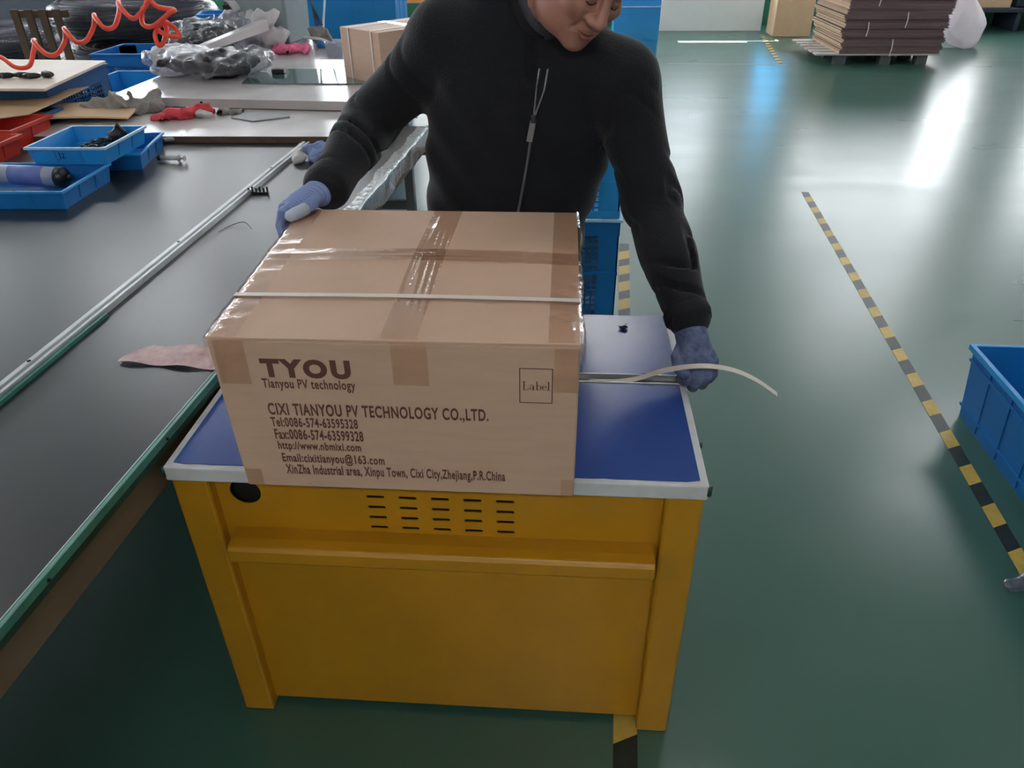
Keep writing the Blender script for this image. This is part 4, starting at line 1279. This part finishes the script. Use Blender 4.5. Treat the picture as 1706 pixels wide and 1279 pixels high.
h3 = [(-1.12, 2.58, 1.19), (-1.145, 2.56, 1.15), (-1.135, 2.55, 1.105), (-1.115, 2.57, 1.12), (-1.105, 2.60, 1.17), (-1.125, 2.61, 1.19), (-1.10, 2.60, 1.195), (-1.05, 2.58, 1.165), (-1.04, 2.57, 1.140), (-1.09, 2.56, 1.145), (-1.125, 2.56, 1.165)]
MB().tube(catmull(h3, 8), .0105, 8).build('tangled_loop', 'orange', hs, smooth=True)

# --- crates behind the operator
perf_crate('perforated_crate', 'blue lattice crate lined with clear film behind the operator, lower of two', (.76, 2.26, 0), 0, .42, .46, .50, 'blue', 'rimwhite', cell=.024)
perf_crate('perforated_crate', 'blue lattice crate behind the operator, upper of two', (.755, 2.27, .501), 0, .42, .46, .30, 'blue_light', 'blue_light', cell=.024)
blo = blob('crate_liner', (.76, 2.26, .25), (.185, .205, .22), 'crumple', .08, 24, 1.0, .012)
tag(blo, 'crumpled clear liner filling the lower blue crate', 'liner')
# brown board and blue strip leaning under the far bench edge
tag(MB().hexa([(.16, 2.24, 0), (.30, 2.24, 0), (.30, 2.30, 0), (.16, 2.30, 0)], [(.12, 2.32, .70), (.24, 2.32, .70), (.24, 2.38, .70), (.12, 2.38, .70)]).build('leaning_board', 'brownbox'), 'rust brown board leaning beside the far bench leg', 'board')
tag(MB().ribbon([(.04, 1.62, .001), (.13, 1.80, .35), (.22, 1.98, .62)], (1, -.3, 0), .02, .004).build('blue_strip', 'blue'), 'thin blue strip leaning beside the bench leg', 'strip')

# --- right side crates
crate('plastic_crate', 'open blue crate on the floor at the right beside the hazard tape', (2.44, 1.085, 0), -.01, .47, .60, .285, taper=.022, m='blue', rim='blue_light', rimw=.012, rimh=.02, nx=2, ny=3, band=[.045, .225])
crate('plastic_crate', 'second blue crate nearer the viewer, mostly out of view at right', (2.40, .47, 0), .03, .47, .56, .26, taper=.02, m='blue', rim='blue_light', nx=2, ny=3, band=[.045, .2])
tag(blob('plastic_scrap', (2.075, .505, .012), (.075, .05, .014), 'bag', .3, 40, .6, .004, .001), 'crumpled clear plastic scrap on the floor by the hazard tape', 'plastic scrap')

# --- far end of the hall
struct(MB().box((2.07, 11.42, .0), (3.56, 11.46, 1.02)).build('trim_1', 'partition', bevel=.004))
perfA = crate('plastic_crate', 'tall cyan crate with white film inside, far behind the operator', (1.54, 9.32, 0), 0, .56, .42, .575, taper=.01, m='cyan', rim='rimwhite', nx=2, ny=1, band=[.2, .48])
crate('plastic_crate', 'cyan crate stacked on the tall one far behind the operator', (1.55, 9.34, .578), 0, .56, .42, .40, taper=.01, m='cyan', rim='rimwhite', nx=2, ny=1)
tag(blob('film_bundle', (1.54, 9.32, .20), (.21, .14, .17), 'crumple', .2, 18, 1.1, .02, .012), 'white film bundle inside the tall cyan crate', 'plastic film')
tag(MB().box((3.60, 10.82, 0), (4.12, 11.25, .56)).build('carton', 'kraft_tan', bevel=.008), 'tan carton standing between the partition and the pallet stack', 'box')
# pallet with stacked flat cartons
PX0, PX1, PY0, PY1 = 3.86, 4.98, 8.62, 9.75
pl = thing('pallet', 'grey pallet under the tall stack of flat cartons', 'pallet', (4.4, 9.1, 0))
for x in (PX0 - .02, 4.35, PX1 - .22):
    for y in (PY0 + .02, 9.1, PY1 - .12):
        MB().box((x, y, 0), (x + .12, y + .12, .10)).build('block', 'palletgrey', pl)
for k in range(6):
    y = PY0 + .0 + k * .2
    MB().box((PX0 - .26, y, .10), (PX1 + .02, y + .14, .118)).build('deck_board', 'palletwood', pl, .003)
stk = thing('flat_carton_stack', 'tall stack of flat dark brown cartons on the pallet', 'cardboard', (4.4, 9.1, .118))
rnd = random.Random(11)
z = .119
while z < 1.15:
    mb = MB()
    hb_ = .034 + .02 * rnd.random()
    jx, jy = rnd.uniform(-.03, .03), rnd.uniform(-.012, .012)
    n = max(3, int(hb_ / .007))
    for i in range(n):
        zz = z + hb_ * i / n
        ex, ey = rnd.uniform(-.012, .012), rnd.uniform(-.004, .004)
        x0, x1, y0, y1 = PX0 + jx + ex + .0 * z, PX1 + jx + ex + .05 * z, PY0 + jy + ey, PY1 + jy + ey
        vs = [(x0 - .06 * z, y1, zz), (x0, y0, zz), (x1, y0, zz), (x1, y1, zz)]
        t_ = hb_ / n * .9
        b0 = len(mb.v)
        mb.v += vs + [(a, b, c + t_) for a, b, c in vs]
        for f, mi in (((3, 2, 1, 0), 0), ((4, 5, 6, 7), 0), ((0, 1, 5, 4), 1), ((1, 2, 6, 5), 0), ((2, 3, 7, 6), 0), ((3, 0, 4, 7), 1)):
            mb.f.append(tuple(q + b0 for q in f))
            mb.mi.append(mi)
    mb.build('flat_carton_bundle', ['kraft_dark', 'kraft_tan'], stk)
    z += hb_ + .001
for (x, z0_, z1_) in ((4.18, .62, .76), (4.52, .40, .56), (4.11, .31, .46), (4.42, .10, .28)):
    MB().ribbon([(x, PY0 - .045, z0_), (x + .008, PY0 - .046, (z0_ + z1_) / 2), (x, PY0 - .045, z1_)], (1, 0, 0), .012, .002).build('tie_strip', 'strap', stk)
blob('foam_bag', (5.72, 9.86, .30), (.26, .20, .31), 'foam', .10, 12, .8, .022, .001, label='bulging white foam bag slumped beside the carton stack', cat='bag', extra=[((5.62, 9.9, .62), (.14, .13, .16))])
tag(MB().box((6.1, 11.35, .30), (7.0, 11.95, .85)).build('carton', 'kraft_tan', bevel=.01), 'tan carton resting on the dark bench in the far right corner', 'box')
db = thing('dark_bench', 'dark low bench along the far right wall', 'bench', (6.8, 11.6, 0))
MB().box((5.8, 11.25, .25), (8.6, 12.0, .298)).build('bench_top', 'navy', db, .005)
for x in (5.85, 7.1, 8.5):
    MB().box((x, 11.3, 0), (x + .06, 11.95, .25)).build('support', 'navy', db)
tag(MB().box((7.1, 11.4, .30), (7.5, 11.9, .7)).build('dark_case', 'navy', bevel=.02), 'dark case beside the tan carton on the far bench', 'case')
# orange shelf at the far end behind the tub
os_ = thing('orange_shelf', 'orange shelf unit far behind the strapped brown carton', 'shelf', (-.4, 8.3, 0))
MB().box((-1.6, 8.1, .72), (.6, 8.6, .76)).build('shelf_board', 'orange_board', os_, .004)
MB().box((-1.6, 8.1, .05), (.6, 8.6, .09)).build('shelf_board', 'orange_board', os_, .004)
for x in (-1.6, -.5, .55):
    for y in (8.1, 8.55):
        MB().box((x, y, 0), (x + .05, y + .05, 1.5)).build('upright', 'orange_board', os_)
MB().box((-1.6, 8.1, 1.2), (.6, 8.6, 1.24)).build('shelf_board', 'orange_board', os_, .004)
for i, x in enumerate((-1.4, -.75, -.1)):
    tag(MB().box((x, 8.15, .761), (x + .42, 8.5, 1.0)).build('carton', 'kraft_tan', bevel=.006), ['leftmost', 'middle', 'rightmost'][i] + ' tan carton on the orange shelf', 'box', 'cartons on the orange shelf')

# ================================================================== OPERATOR
SH_R, EL_R, WR_R = (.455, .81, 1.375), (.245, .865, 1.175), (.190, .590, 1.086)
SH_L, EL_L, WR_L = (.855, .755, 1.295), (.935, .655, 1.045), (1.005, .44, .885)
PEL = (.58, .885, .90)
HIP_R, HIP_L = (.50, .885, .88), (.67, .885, .88)
KN_R, KN_L = (.47, .865, .47), (.69, .87, .47)
AN_R, AN_L = (.45, .90, .07), (.71, .90, .07)
# head frame: the head is bowed and turned to his left
P_, S_, RO_ = math.radians(37), math.radians(27), math.radians(15)
f_ = np.array([math.cos(P_) * math.sin(S_), -math.cos(P_) * math.cos(S_), -math.sin(P_)])
u_ = np.array([math.sin(P_) * math.sin(S_), -math.sin(P_) * math.cos(S_), math.cos(P_)])
a_ = np.cross(f_, u_) * -1.0          # towards his left (image right)
if a_[0] < 0:
    a_ = -a_
u2_ = math.cos(RO_) * u_ + math.sin(RO_) * a_
a2_ = math.cos(RO_) * a_ - math.sin(RO_) * u_
HS = 1.0
CHIN = np.array([.741, .655, 1.372])
HC = CHIN - HS * (.086 * f_ - .112 * u2_)
def hw_(p):
    """head-local (left, forward, up) metres -> world"""
    return tuple(HC + HS * (p[0] * a2_ + p[1] * f_ + p[2] * u2_))
def head_local(X, Y, Z):
    dx, dy, dz = (X - HC[0]) / HS, (Y - HC[1]) / HS, (Z - HC[2]) / HS
    return (dx * a2_[0] + dy * a2_[1] + dz * a2_[2], dx * f_[0] + dy * f_[1] + dz * f_[2], dx * u2_[0] + dy * u2_[1] + dz * u2_[2])
def head_sdf(X, Y, Z):
    x, y, z = head_local(X, Y, Z)
    ax = np.abs(x)
    d = ell(x, y, z, (0, -.018, .045), (.076, .096, .086))
    d = smin(d, ell(x, y, z, (0, .030, -.028), (.066, .062, .080)), .03)
    d = smin(d, ell(x, y, z, (0, .034, -.076), (.056, .052, .040)), .03)
    d = smin(d, ell(ax, y, z, (.050, .004, -.070), (.022, .038, .036)), .03)
    d = smin(d, ell(x, y, z, (0, .078, -.100), (.022, .016, .016)), .022)
    d = smin(d, ell(ax, y, z, (.040, .066, -.014), (.026, .022, .022)), .022)
    d = smin(d, ell(ax, y, z, (.028, .084, .036), (.028, .012, .010)), .014)
    d = smax(d, -ell(ax, y, z, (.031, .104, .014), (.021, .019, .013)), .012)
    d = smin(d, ell(ax, y, z, (.031, .074, .012), (.018, .0155, .013)), .004)
    d = smin(d, cone(x, y, z, (0, .089, .024), (0, .110, -.018), .009, .012), .010)
    d = smin(d, ell(x, y, z, (0, .108, -.022), (.016, .014, .012)), .008)
    d = smin(d, ell(ax, y, z, (.017, .098, -.026), (.0095, .013, .0095)), .006)
    d = smax(d, -ell(ax, y, z, (.0085, .103, -.037), (.0042, .007, .0045)), .003)
    d = smin(d, cone(ax, y, z, (0, .0955, -.0535), (.021, .082, -.057), .0075, .0045), .008)
    d = smin(d, cone(ax, y, z, (0, .0935, -.0655), (.018, .082, -.061), .0085, .0045), .008)
    d = smax(d, -cone(ax, y, z, (0, .106, -.0590), (.026, .086, -.0605), .0022, .0016), .003)
    d = smax(d, -cone(ax, y, z, (.018, .101, -.028), (.033, .082, -.060), .0022, .0018), .009)
    d = smin(d, ell(ax, y, z, (.077, -.006, -.002), (.011, .026, .033)), .010)
    d = smax(d, -ell(ax, y, z, (.088, .000, .002), (.007, .013, .018)), .006)
    return d * HS
NB, NT = (.625, .785, 1.415), hw_((0, -.03, -.06))
def body_sdf(X, Y, Z):
    d = cone(X, Y, Z, NB, NT, .058, .053)
    d = smin(d, cone(X, Y, Z, (.58, .865, .95), (.61, .80, 1.30), .115, .12), .03)
    d = smin(d, cone(X, Y, Z, (.50, .81, 1.36), (.80, .77, 1.29), .05, .05), .04)
    for s, e, w_ in ((SH_R, EL_R, WR_R), (SH_L, EL_L, WR_L)):
        d = smin(d, cone(X, Y, Z, s, e, .045, .037), .02)
        d = smin(d, cone(X, Y, Z, e, w_, .037, .025), .01)
    for h_, k_, n_ in ((HIP_R, KN_R, AN_R), (HIP_L, KN_L, AN_L)):
        d = smin(d, cone(X, Y, Z, h_, k_, .075, .05), .03)
        d = smin(d, cone(X, Y, Z, k_, n_, .05, .036), .01)
        d = smin(d, cone(X, Y, Z, (n_[0], n_[1], .04), (n_[0], n_[1] - .12, .03), .03, .024), .01)
    return d
# body: fine mesh for the head and neck joined to a coarser body hidden by the clothes
def full_sdf(X, Y, Z):
    return smin(body_sdf(X, Y, Z), head_sdf(X, Y, Z), .018)
Vh, Fh = surfnet(full_sdf, (.55, .52, 1.34), (.92, .86, 1.66), .0032)
person = thing('person', 'man in black zip jacket and blue gloves bending over the carton', 'person', (.58, .88, 0))
me = bpy.data.meshes.new('head')
me.from_pydata((Vh - np.array((.58, .88, 0))).tolist(), [], Fh.tolist())
bm = bmesh.new(); bm.from_mesh(me)
# drop stray fragments of shoulder that the fine window cut off
islands = []
seen = set()
for v in bm.verts:
    if v in seen:
        continue
    st_ = [v]; comp = []
    seen.add(v)
    while st_:
        q = st_.pop(); comp.append(q)
        for e in q.link_edges:
            o2 = e.other_vert(q)
            if o2 not in seen:
                seen.add(o2); st_.append(o2)
    islands.append(comp)
islands.sort(key=len)
for comp in islands[:-1]:
    bmesh.ops.delete(bm, geom=comp, context='VERTS')
bm.to_mesh(me); bm.free()
hd = finish('body', me, 'skin', person, smooth=True, fix=False)
Vb, Fb = surfnet(lambda X, Y, Z: np.maximum(full_sdf(X, Y, Z), Z - 1.40), (.14, .38, 0), (1.08, 1.04, 1.44), .010)
# join the hidden body into the same mesh
bm = bmesh.new(); bm.from_mesh(hd.data)
vv = [bm.verts.new(p - np.array((.58, .88, 0))) for p in Vb]
for f in Fb:
    try:
        fc = bm.faces.new([vv[i] for i in f]); fc.smooth = True
    except ValueError:
        pass
bm.to_mesh(hd.data); bm.free()

# hair
def hair_sdf(X, Y, Z):
    x, y, z = head_local(X, Y, Z)
    # short cropped hair: thin over the temples, fuller on top, combed in fine clumps
    d = ell(x, y, z, (0, -.019, .047), (.0795, .1000, .0925)) - .0016 * np.sin(x * 420 + 3 * np.sin(y * 60)) * np.sin(y * 130 + z * 190) - .0022 * np.sin(x * 170 + y * 40) * np.clip(z * 9, 0, 1)
    line = .058 + .004 * np.sin(x * 210) - .35 * np.abs(x) * 0
    front = y - (.062 + .55 * (z - .075)) + .0012 * np.sin(x * 330) + .0015 * np.sin(x * 90 + 1)          # hairline across the forehead
    side = y + .012 - .75 * np.clip(z - .010, -.06, .2) + .003 * np.sin(z * 300)   # runs down in front of the ears
    cut = np.where(z > .072, front, np.where(z > .0, np.minimum(np.maximum(front, side), .5), side))
    d = smax(d, cut, .005)
    d = smax(d, -(z + .045 + .3 * np.clip(y, -.2, .0) * 0), .008)
    return d * HS
hr = sdf_obj('hair', hair_sdf, tuple(HC - .16), tuple(HC + .16), .003, 'hair', person)
for s in (-1, 1):
    MB().tube([hw_(p) for p in catmull([(s * .012, .0985, .036), (s * .026, .0985, .042), (s * .040, .090, .041), (s * .050, .076, .035)], 4)], [.0022] + [.0034] * 11 + [.0014], 6).build('eyebrow', 'hair', person, smooth=True)
    MB().tube([hw_(p) for p in catmull([(s * .017, .0868, .006), (s * .025, .0895, .002), (s * .034, .0890, .0015), (s * .044, .081, .005)], 4)], .0013, 6).build('eyelashes', 'hair', person, smooth=True)
for zc, r in ((-.0548, .0052), (-.0652, .0058)):
    MB().tube([hw_(p) for p in catmull([(-.020, .0875, -.0595), (-.010, .0985, zc), (0, .1005, zc), (.010, .0985, zc), (.020, .0875, -.0595)], 5)], [.0012 + (r - .0012) * math.sin(math.pi * k / 20) for k in range(21)], 8).build('lip', 'lips', person, smooth=True)

# jacket
SEC = np.array([  # z, cx, cy, half width, half depth
    (.70, .585, .885, .200, .140), (.80, .585, .880, .203, .143), (.92, .588, .868, .208, .142), (1.02, .602, .845, .222, .140), (1.12, .615, .825, .226, .137),
    (1.22, .628, .805, .226, .132), (1.30, .632, .795, .215, .125), (1.37, .612, .795, .170, .115), (1.43, .600, .795, .115, .100), (1.49, .603, .79, .080, .080)], np.float32)
def torso(X, Y, Z, grow=0.0):
    zc = np.clip(Z, SEC[0, 0], SEC[-1, 0])
    cx, cy, a, b = [np.interp(zc, SEC[:, 0], SEC[:, i]).astype(np.float32) for i in (1, 2, 3, 4)]
    a, b = a + grow, b + grow
    q = (np.abs((X - cx) / a) ** 2.4 + np.abs((Y - cy) / b) ** 2.4) ** (1 / 2.4)
    d = (q - 1) * np.minimum(a, b)
    return np.maximum(d, np.maximum(SEC[0, 0] - Z, Z - SEC[-1, 0]))
def arm(X, Y, Z, s, e, w_, r, ph):
    def crease(t, n, p0):
        # uneven creases: sharp valleys whose spacing drifts with the angle round the sleeve
        w = t * n + p0 + 2.1 * np.sin(X * 33 + Z * 27 + p0) + 1.9 * np.sin(Y * 45 + X * 21 + p0 * 2)
        return -np.clip(np.sin(w), 0, 1) ** 3 * (.5 + .5 * np.sin(t * 5.3 + p0 + X * 20))
    def fu(t):
        return .018 * crease(t, 17, ph) * np.clip(t * 1.3, .1, 1) + .004 * np.sin(t * 9 + ph + 14 * Z)
    def ff(t):
        return .019 * crease(t, 21, ph + 1) * (1.1 - .35 * t) + .004 * np.sin(t * 11 + ph + 13 * Y)
    d = cone(X, Y, Z, s, e, r[0], r[1], fu)
    return smin(d, cone(X, Y, Z, e, w_, r[1], r[2], ff), .02)
def jacket(X, Y, Z):
    d = torso(X, Y, Z)
    d = d + .0035 * np.sin(X * 38 + 3 * np.sin(Z * 9)) * np.clip((1.2 - Z) * 4, 0, 1) + .0025 * np.sin(X * 60 + Z * 45)
    d = smin(d, cone(X, Y, Z, (.585, .815, 1.425), SH_R, .080, .078), .05)
    d = smin(d, cone(X, Y, Z, (.640, .795, 1.405), SH_L, .075, .074), .05)
    d = smin(d, arm(X, Y, Z, SH_R, EL_R, (.192, .606, 1.092), (.080, .068, .053), .4), .035)
    d = smin(d, arm(X, Y, Z, SH_L, EL_L, (1.008, .422, .872), (.078, .068, .052), 1.9), .035)
    # open neck
    d = smax(d, -cone(X, Y, Z, NB, NT, .066, .085), .012)
    d = smax(d, -cone(X, Y, Z, (.664, .672, 1.315), (.70, .655, 1.44), .016, .062), .015)
    d = np.maximum(d, Z - 1.50)
    return d
jk = sdf_obj('jacket', jacket, (.09, .36, .68), (1.10, 1.06, 1.53), .0065, 'jacket', person)
# standing collar
nb, ntp = np.array(NB), np.array(NT)
nd = (ntp - nb) / np.linalg.norm(ntp - nb)
def collar(X, Y, Z):
    a = nb + nd * -.01
    b = nb + nd * .055
    o = cone(X, Y, Z, a, b, .082, .076)
    i = cone(X, Y, Z, nb - nd * .1, nb + nd * .25, .070, .066)
    d = smax(o, -i, .006)
    px = (X - b[0]) * nd[0] + (Y - b[1]) * nd[1] + (Z - b[2]) * nd[2]
    d = smax(d, px - .012, .006)
    # gap where the zip is undone
    return smax(d, -cone(X, Y, Z, (.672, .65, 1.33), (.710, .62, 1.45), .020, .06), .008)
sdf_obj('collar', collar, (.48, .60, 1.30), (.80, .96, 1.56), .005, 'rib', person)
# charcoal shirt showing in the neck
sdf_obj('undershirt', lambda X, Y, Z: smin(np.maximum(torso(X, Y, Z, -.022), Z - 1.40), smax(cone(X, Y, Z, NB, nb + nd * .05, .068, .062), -cone(X, Y, Z, nb, nb + nd * .2, .050, .050), .004), .03), (.40, .64, 1.14), (.84, .95, 1.50), .006, 'shirt', person)
# rib cuffs
for w0, w1 in (((.192, .606, 1.092), WR_R), ((1.008, .422, .872), WR_L)):
    w0, w1 = Vector(w0), Vector(w1)
    dr = (w1 - w0).normalized()
    MB().tube([w0 - dr * .01, w0 + dr * .01, w0 + dr * .026, w0 + dr * .032], [.050, .052, .047, .040], 20).build('cuff', 'rib', person, smooth=True)
# trousers and shoes
def trousers(X, Y, Z):
    d = ell(X, Y, Z, (.585, .885, .87), (.195, .135, .16))
    for h_, k_, n_ in ((HIP_R, KN_R, AN_R), (HIP_L, KN_L, AN_L)):
        d = smin(d, cone(X, Y, Z, h_, k_, .098, .075), .03)
        d = smin(d, cone(X, Y, Z, k_, (n_[0], n_[1], .06), .075, .065, lambda t: .004 * np.sin(t * 30)), .02)
    return np.maximum(d, np.maximum(.045 - Z, Z - .93))
sdf_obj('trousers', trousers, (.30, .70, 0), (.88, 1.08, .96), .010, 'trousers', person)
for n_ in (AN_R, AN_L):
    sdf_obj('shoe', lambda X, Y, Z, n=n_: np.maximum(smin(ell(X, Y, Z, (n[0], n[1] + .005, .05), (.048, .07, .055)), ell(X, Y, Z, (n[0], n[1] - .11, .035), (.048, .10, .045)), .03), .002 - Z), (n_[0] - .08, n_[1] - .25, -.01), (n_[0] + .08, n_[1] + .10, .14), .006, 'shoe', person)

# zip laid on the jacket front
bpy.context.view_layer.update()
poff = Vector((.58, .88, 0))
bvh = BVHTree.FromPolygons([tuple(Vector(v.co) + poff) for v in jk.data.vertices], [tuple(p.vertices) for p in jk.data.polygons])
def on_front(x, z, lift=.002):
    h_ = bvh.ray_cast(Vector((x, .2, z)), Vector((0, 1, 0)))
    return (x, h_[0].y - lift, z) if h_[0] is not None else (x, .7, z)
zl = [on_front(.6125 + .0 + (.0345) * (z - .95) / .25 + .01 * math.sin((z - .95) * 6), z, .0015) for z in np.linspace(.93, 1.225, 26)]
MB().tube(zl, .0034, 6).build('zip_teeth', 'zip', jk)
zr = zl[-1]
for dx in (-.004, .014):
    MB().tube([zr] + [on_front(zr[0] + dx * min(1, t * 1.6) + .016 * t, zr[2] + .105 * t, .0015) for t in (.2, .4, .6, .8, 1)], .0022, 6).build('zip_edge', 'zip', jk)
px, py, pz = zl[-1]
pp = MB().box((-.007, -.004, -.048), (.007, -.001, 0)).xform(Matrix.Translation((px, py - .001, pz)) @ Matrix.Rotation(math.radians(11), 4, 'Y'))
pp.build('zip_pull', 'zip', jk, .002)
MB().box((px - .006, py - .007, pz - .006), (px + .006, py, pz + .012)).build('zip_slider', 'blackpart', jk, .002)

# ---- gloves (hands with five bent fingers)
def hand(wrist, palm, fingers, thumb, k=.010):
    def fn(X, Y, Z):
        d = None
        for a, b, r1, r2 in palm:
            q = cone(X, Y, Z, a, b, r1, r2)
            d = q if d is None else smin(d, q, .014)
        for ch, r in fingers + [thumb]:
            fd = None
            for i in range(len(ch) - 1):
                q = cone(X, Y, Z, ch[i], ch[i + 1], r * (1.06 - .06 * i), r * (1.0 - .06 * i))
                fd = q if fd is None else smin(fd, q, .003)
            d = smin(d, fd, .0035)
        return d
    return fn
# right hand grips the rear left top edge of the carton: fingers down its side, thumb on top
kn = [(.143, .492, 1.079), (.139, .514, 1.082), (.139, .537, 1.082), (.144, .558, 1.079)]
rf = []
for i, (x, y, z) in enumerate(kn):
    L = (.026, .029, .027, .022)[i]
    rf.append(([(x, y, z), (x - .020, y - .004, z - .008), (x - .029, y - .008, z - .010 - L), (x - .026, y - .012, z - .012 - L * 1.75)], (.0108, .0112, .0108, .0095)[i]))
WRr = (.186, .578, 1.089)
pr_ = [(WRr, kn[0], .025, .0145), (WRr, kn[1], .025, .016), (WRr, kn[2], .025, .016), (WRr, kn[3], .023, .013), ((.192, .612, 1.092), WRr, .031, .027)]
th_r = ([(.184, .550, 1.084), (.182, .512, 1.081), (.170, .480, 1.078), (.156, .458, 1.076)], .0128)
sdf_obj('glove', hand(WRr, pr_, rf, th_r), (.06, .42, .98), (.27, .70, 1.17), .0026, 'glove', person)
MB().tube([(.174, .491, 1.0790), (.168, .477, 1.0782), (.158, .461, 1.0768), (.150, .449, 1.0758), (.1465, .4435, 1.0753)], [.0134, .0138, .0136, .0115, .005], 16).build('glove_thumb_tip', 'glovetip', person, smooth=True)
# left hand closes on the loose strap
WRl = (1.015, .394, .846)
kl = [(1.004, .348, .800), (1.024, .340, .806), (1.044, .345, .806), (1.060, .360, .800)]
lf = []
for i, (x, y, z) in enumerate(kl):
    L = (.030, .034, .032, .026)[i]
    lf.append(([(x, y, z), (x + .002, y - .016, z - L * .9), (x - .001, y + .000, z - L * 1.75), (x - .004, y + .022, z - L * 1.7)], (.0118, .0122, .0118, .0105)[i]))
pl_ = [(WRl, kl[0], .026, .016), (WRl, kl[1], .026, .018), (WRl, kl[2], .026, .018), (WRl, kl[3], .024, .015), ((1.010, .425, .872), WRl, .032, .029)]
th_l = ([(.998, .388, .822), (.985, .362, .806), (.986, .336, .795), (1.000, .320, .788)], .0128)
sdf_obj('glove', hand(WRl, pl_, lf, th_l), (.94, .28, .72), (1.11, .50, .94), .0026, 'glove2', person)
# grey coated finger ends of the left glove
for i, (ch, r) in enumerate(lf):
    MB().tube([tuple(np.array(ch[1]) * .45 + np.array(ch[2]) * .55), ch[2], tuple(np.array(ch[2]) * .4 + np.array(ch[3]) * .6)], [r * 1.08, r * 1.10, r * 1.06], 12).build('glove_finger_coating', 'grip', person, smooth=True)
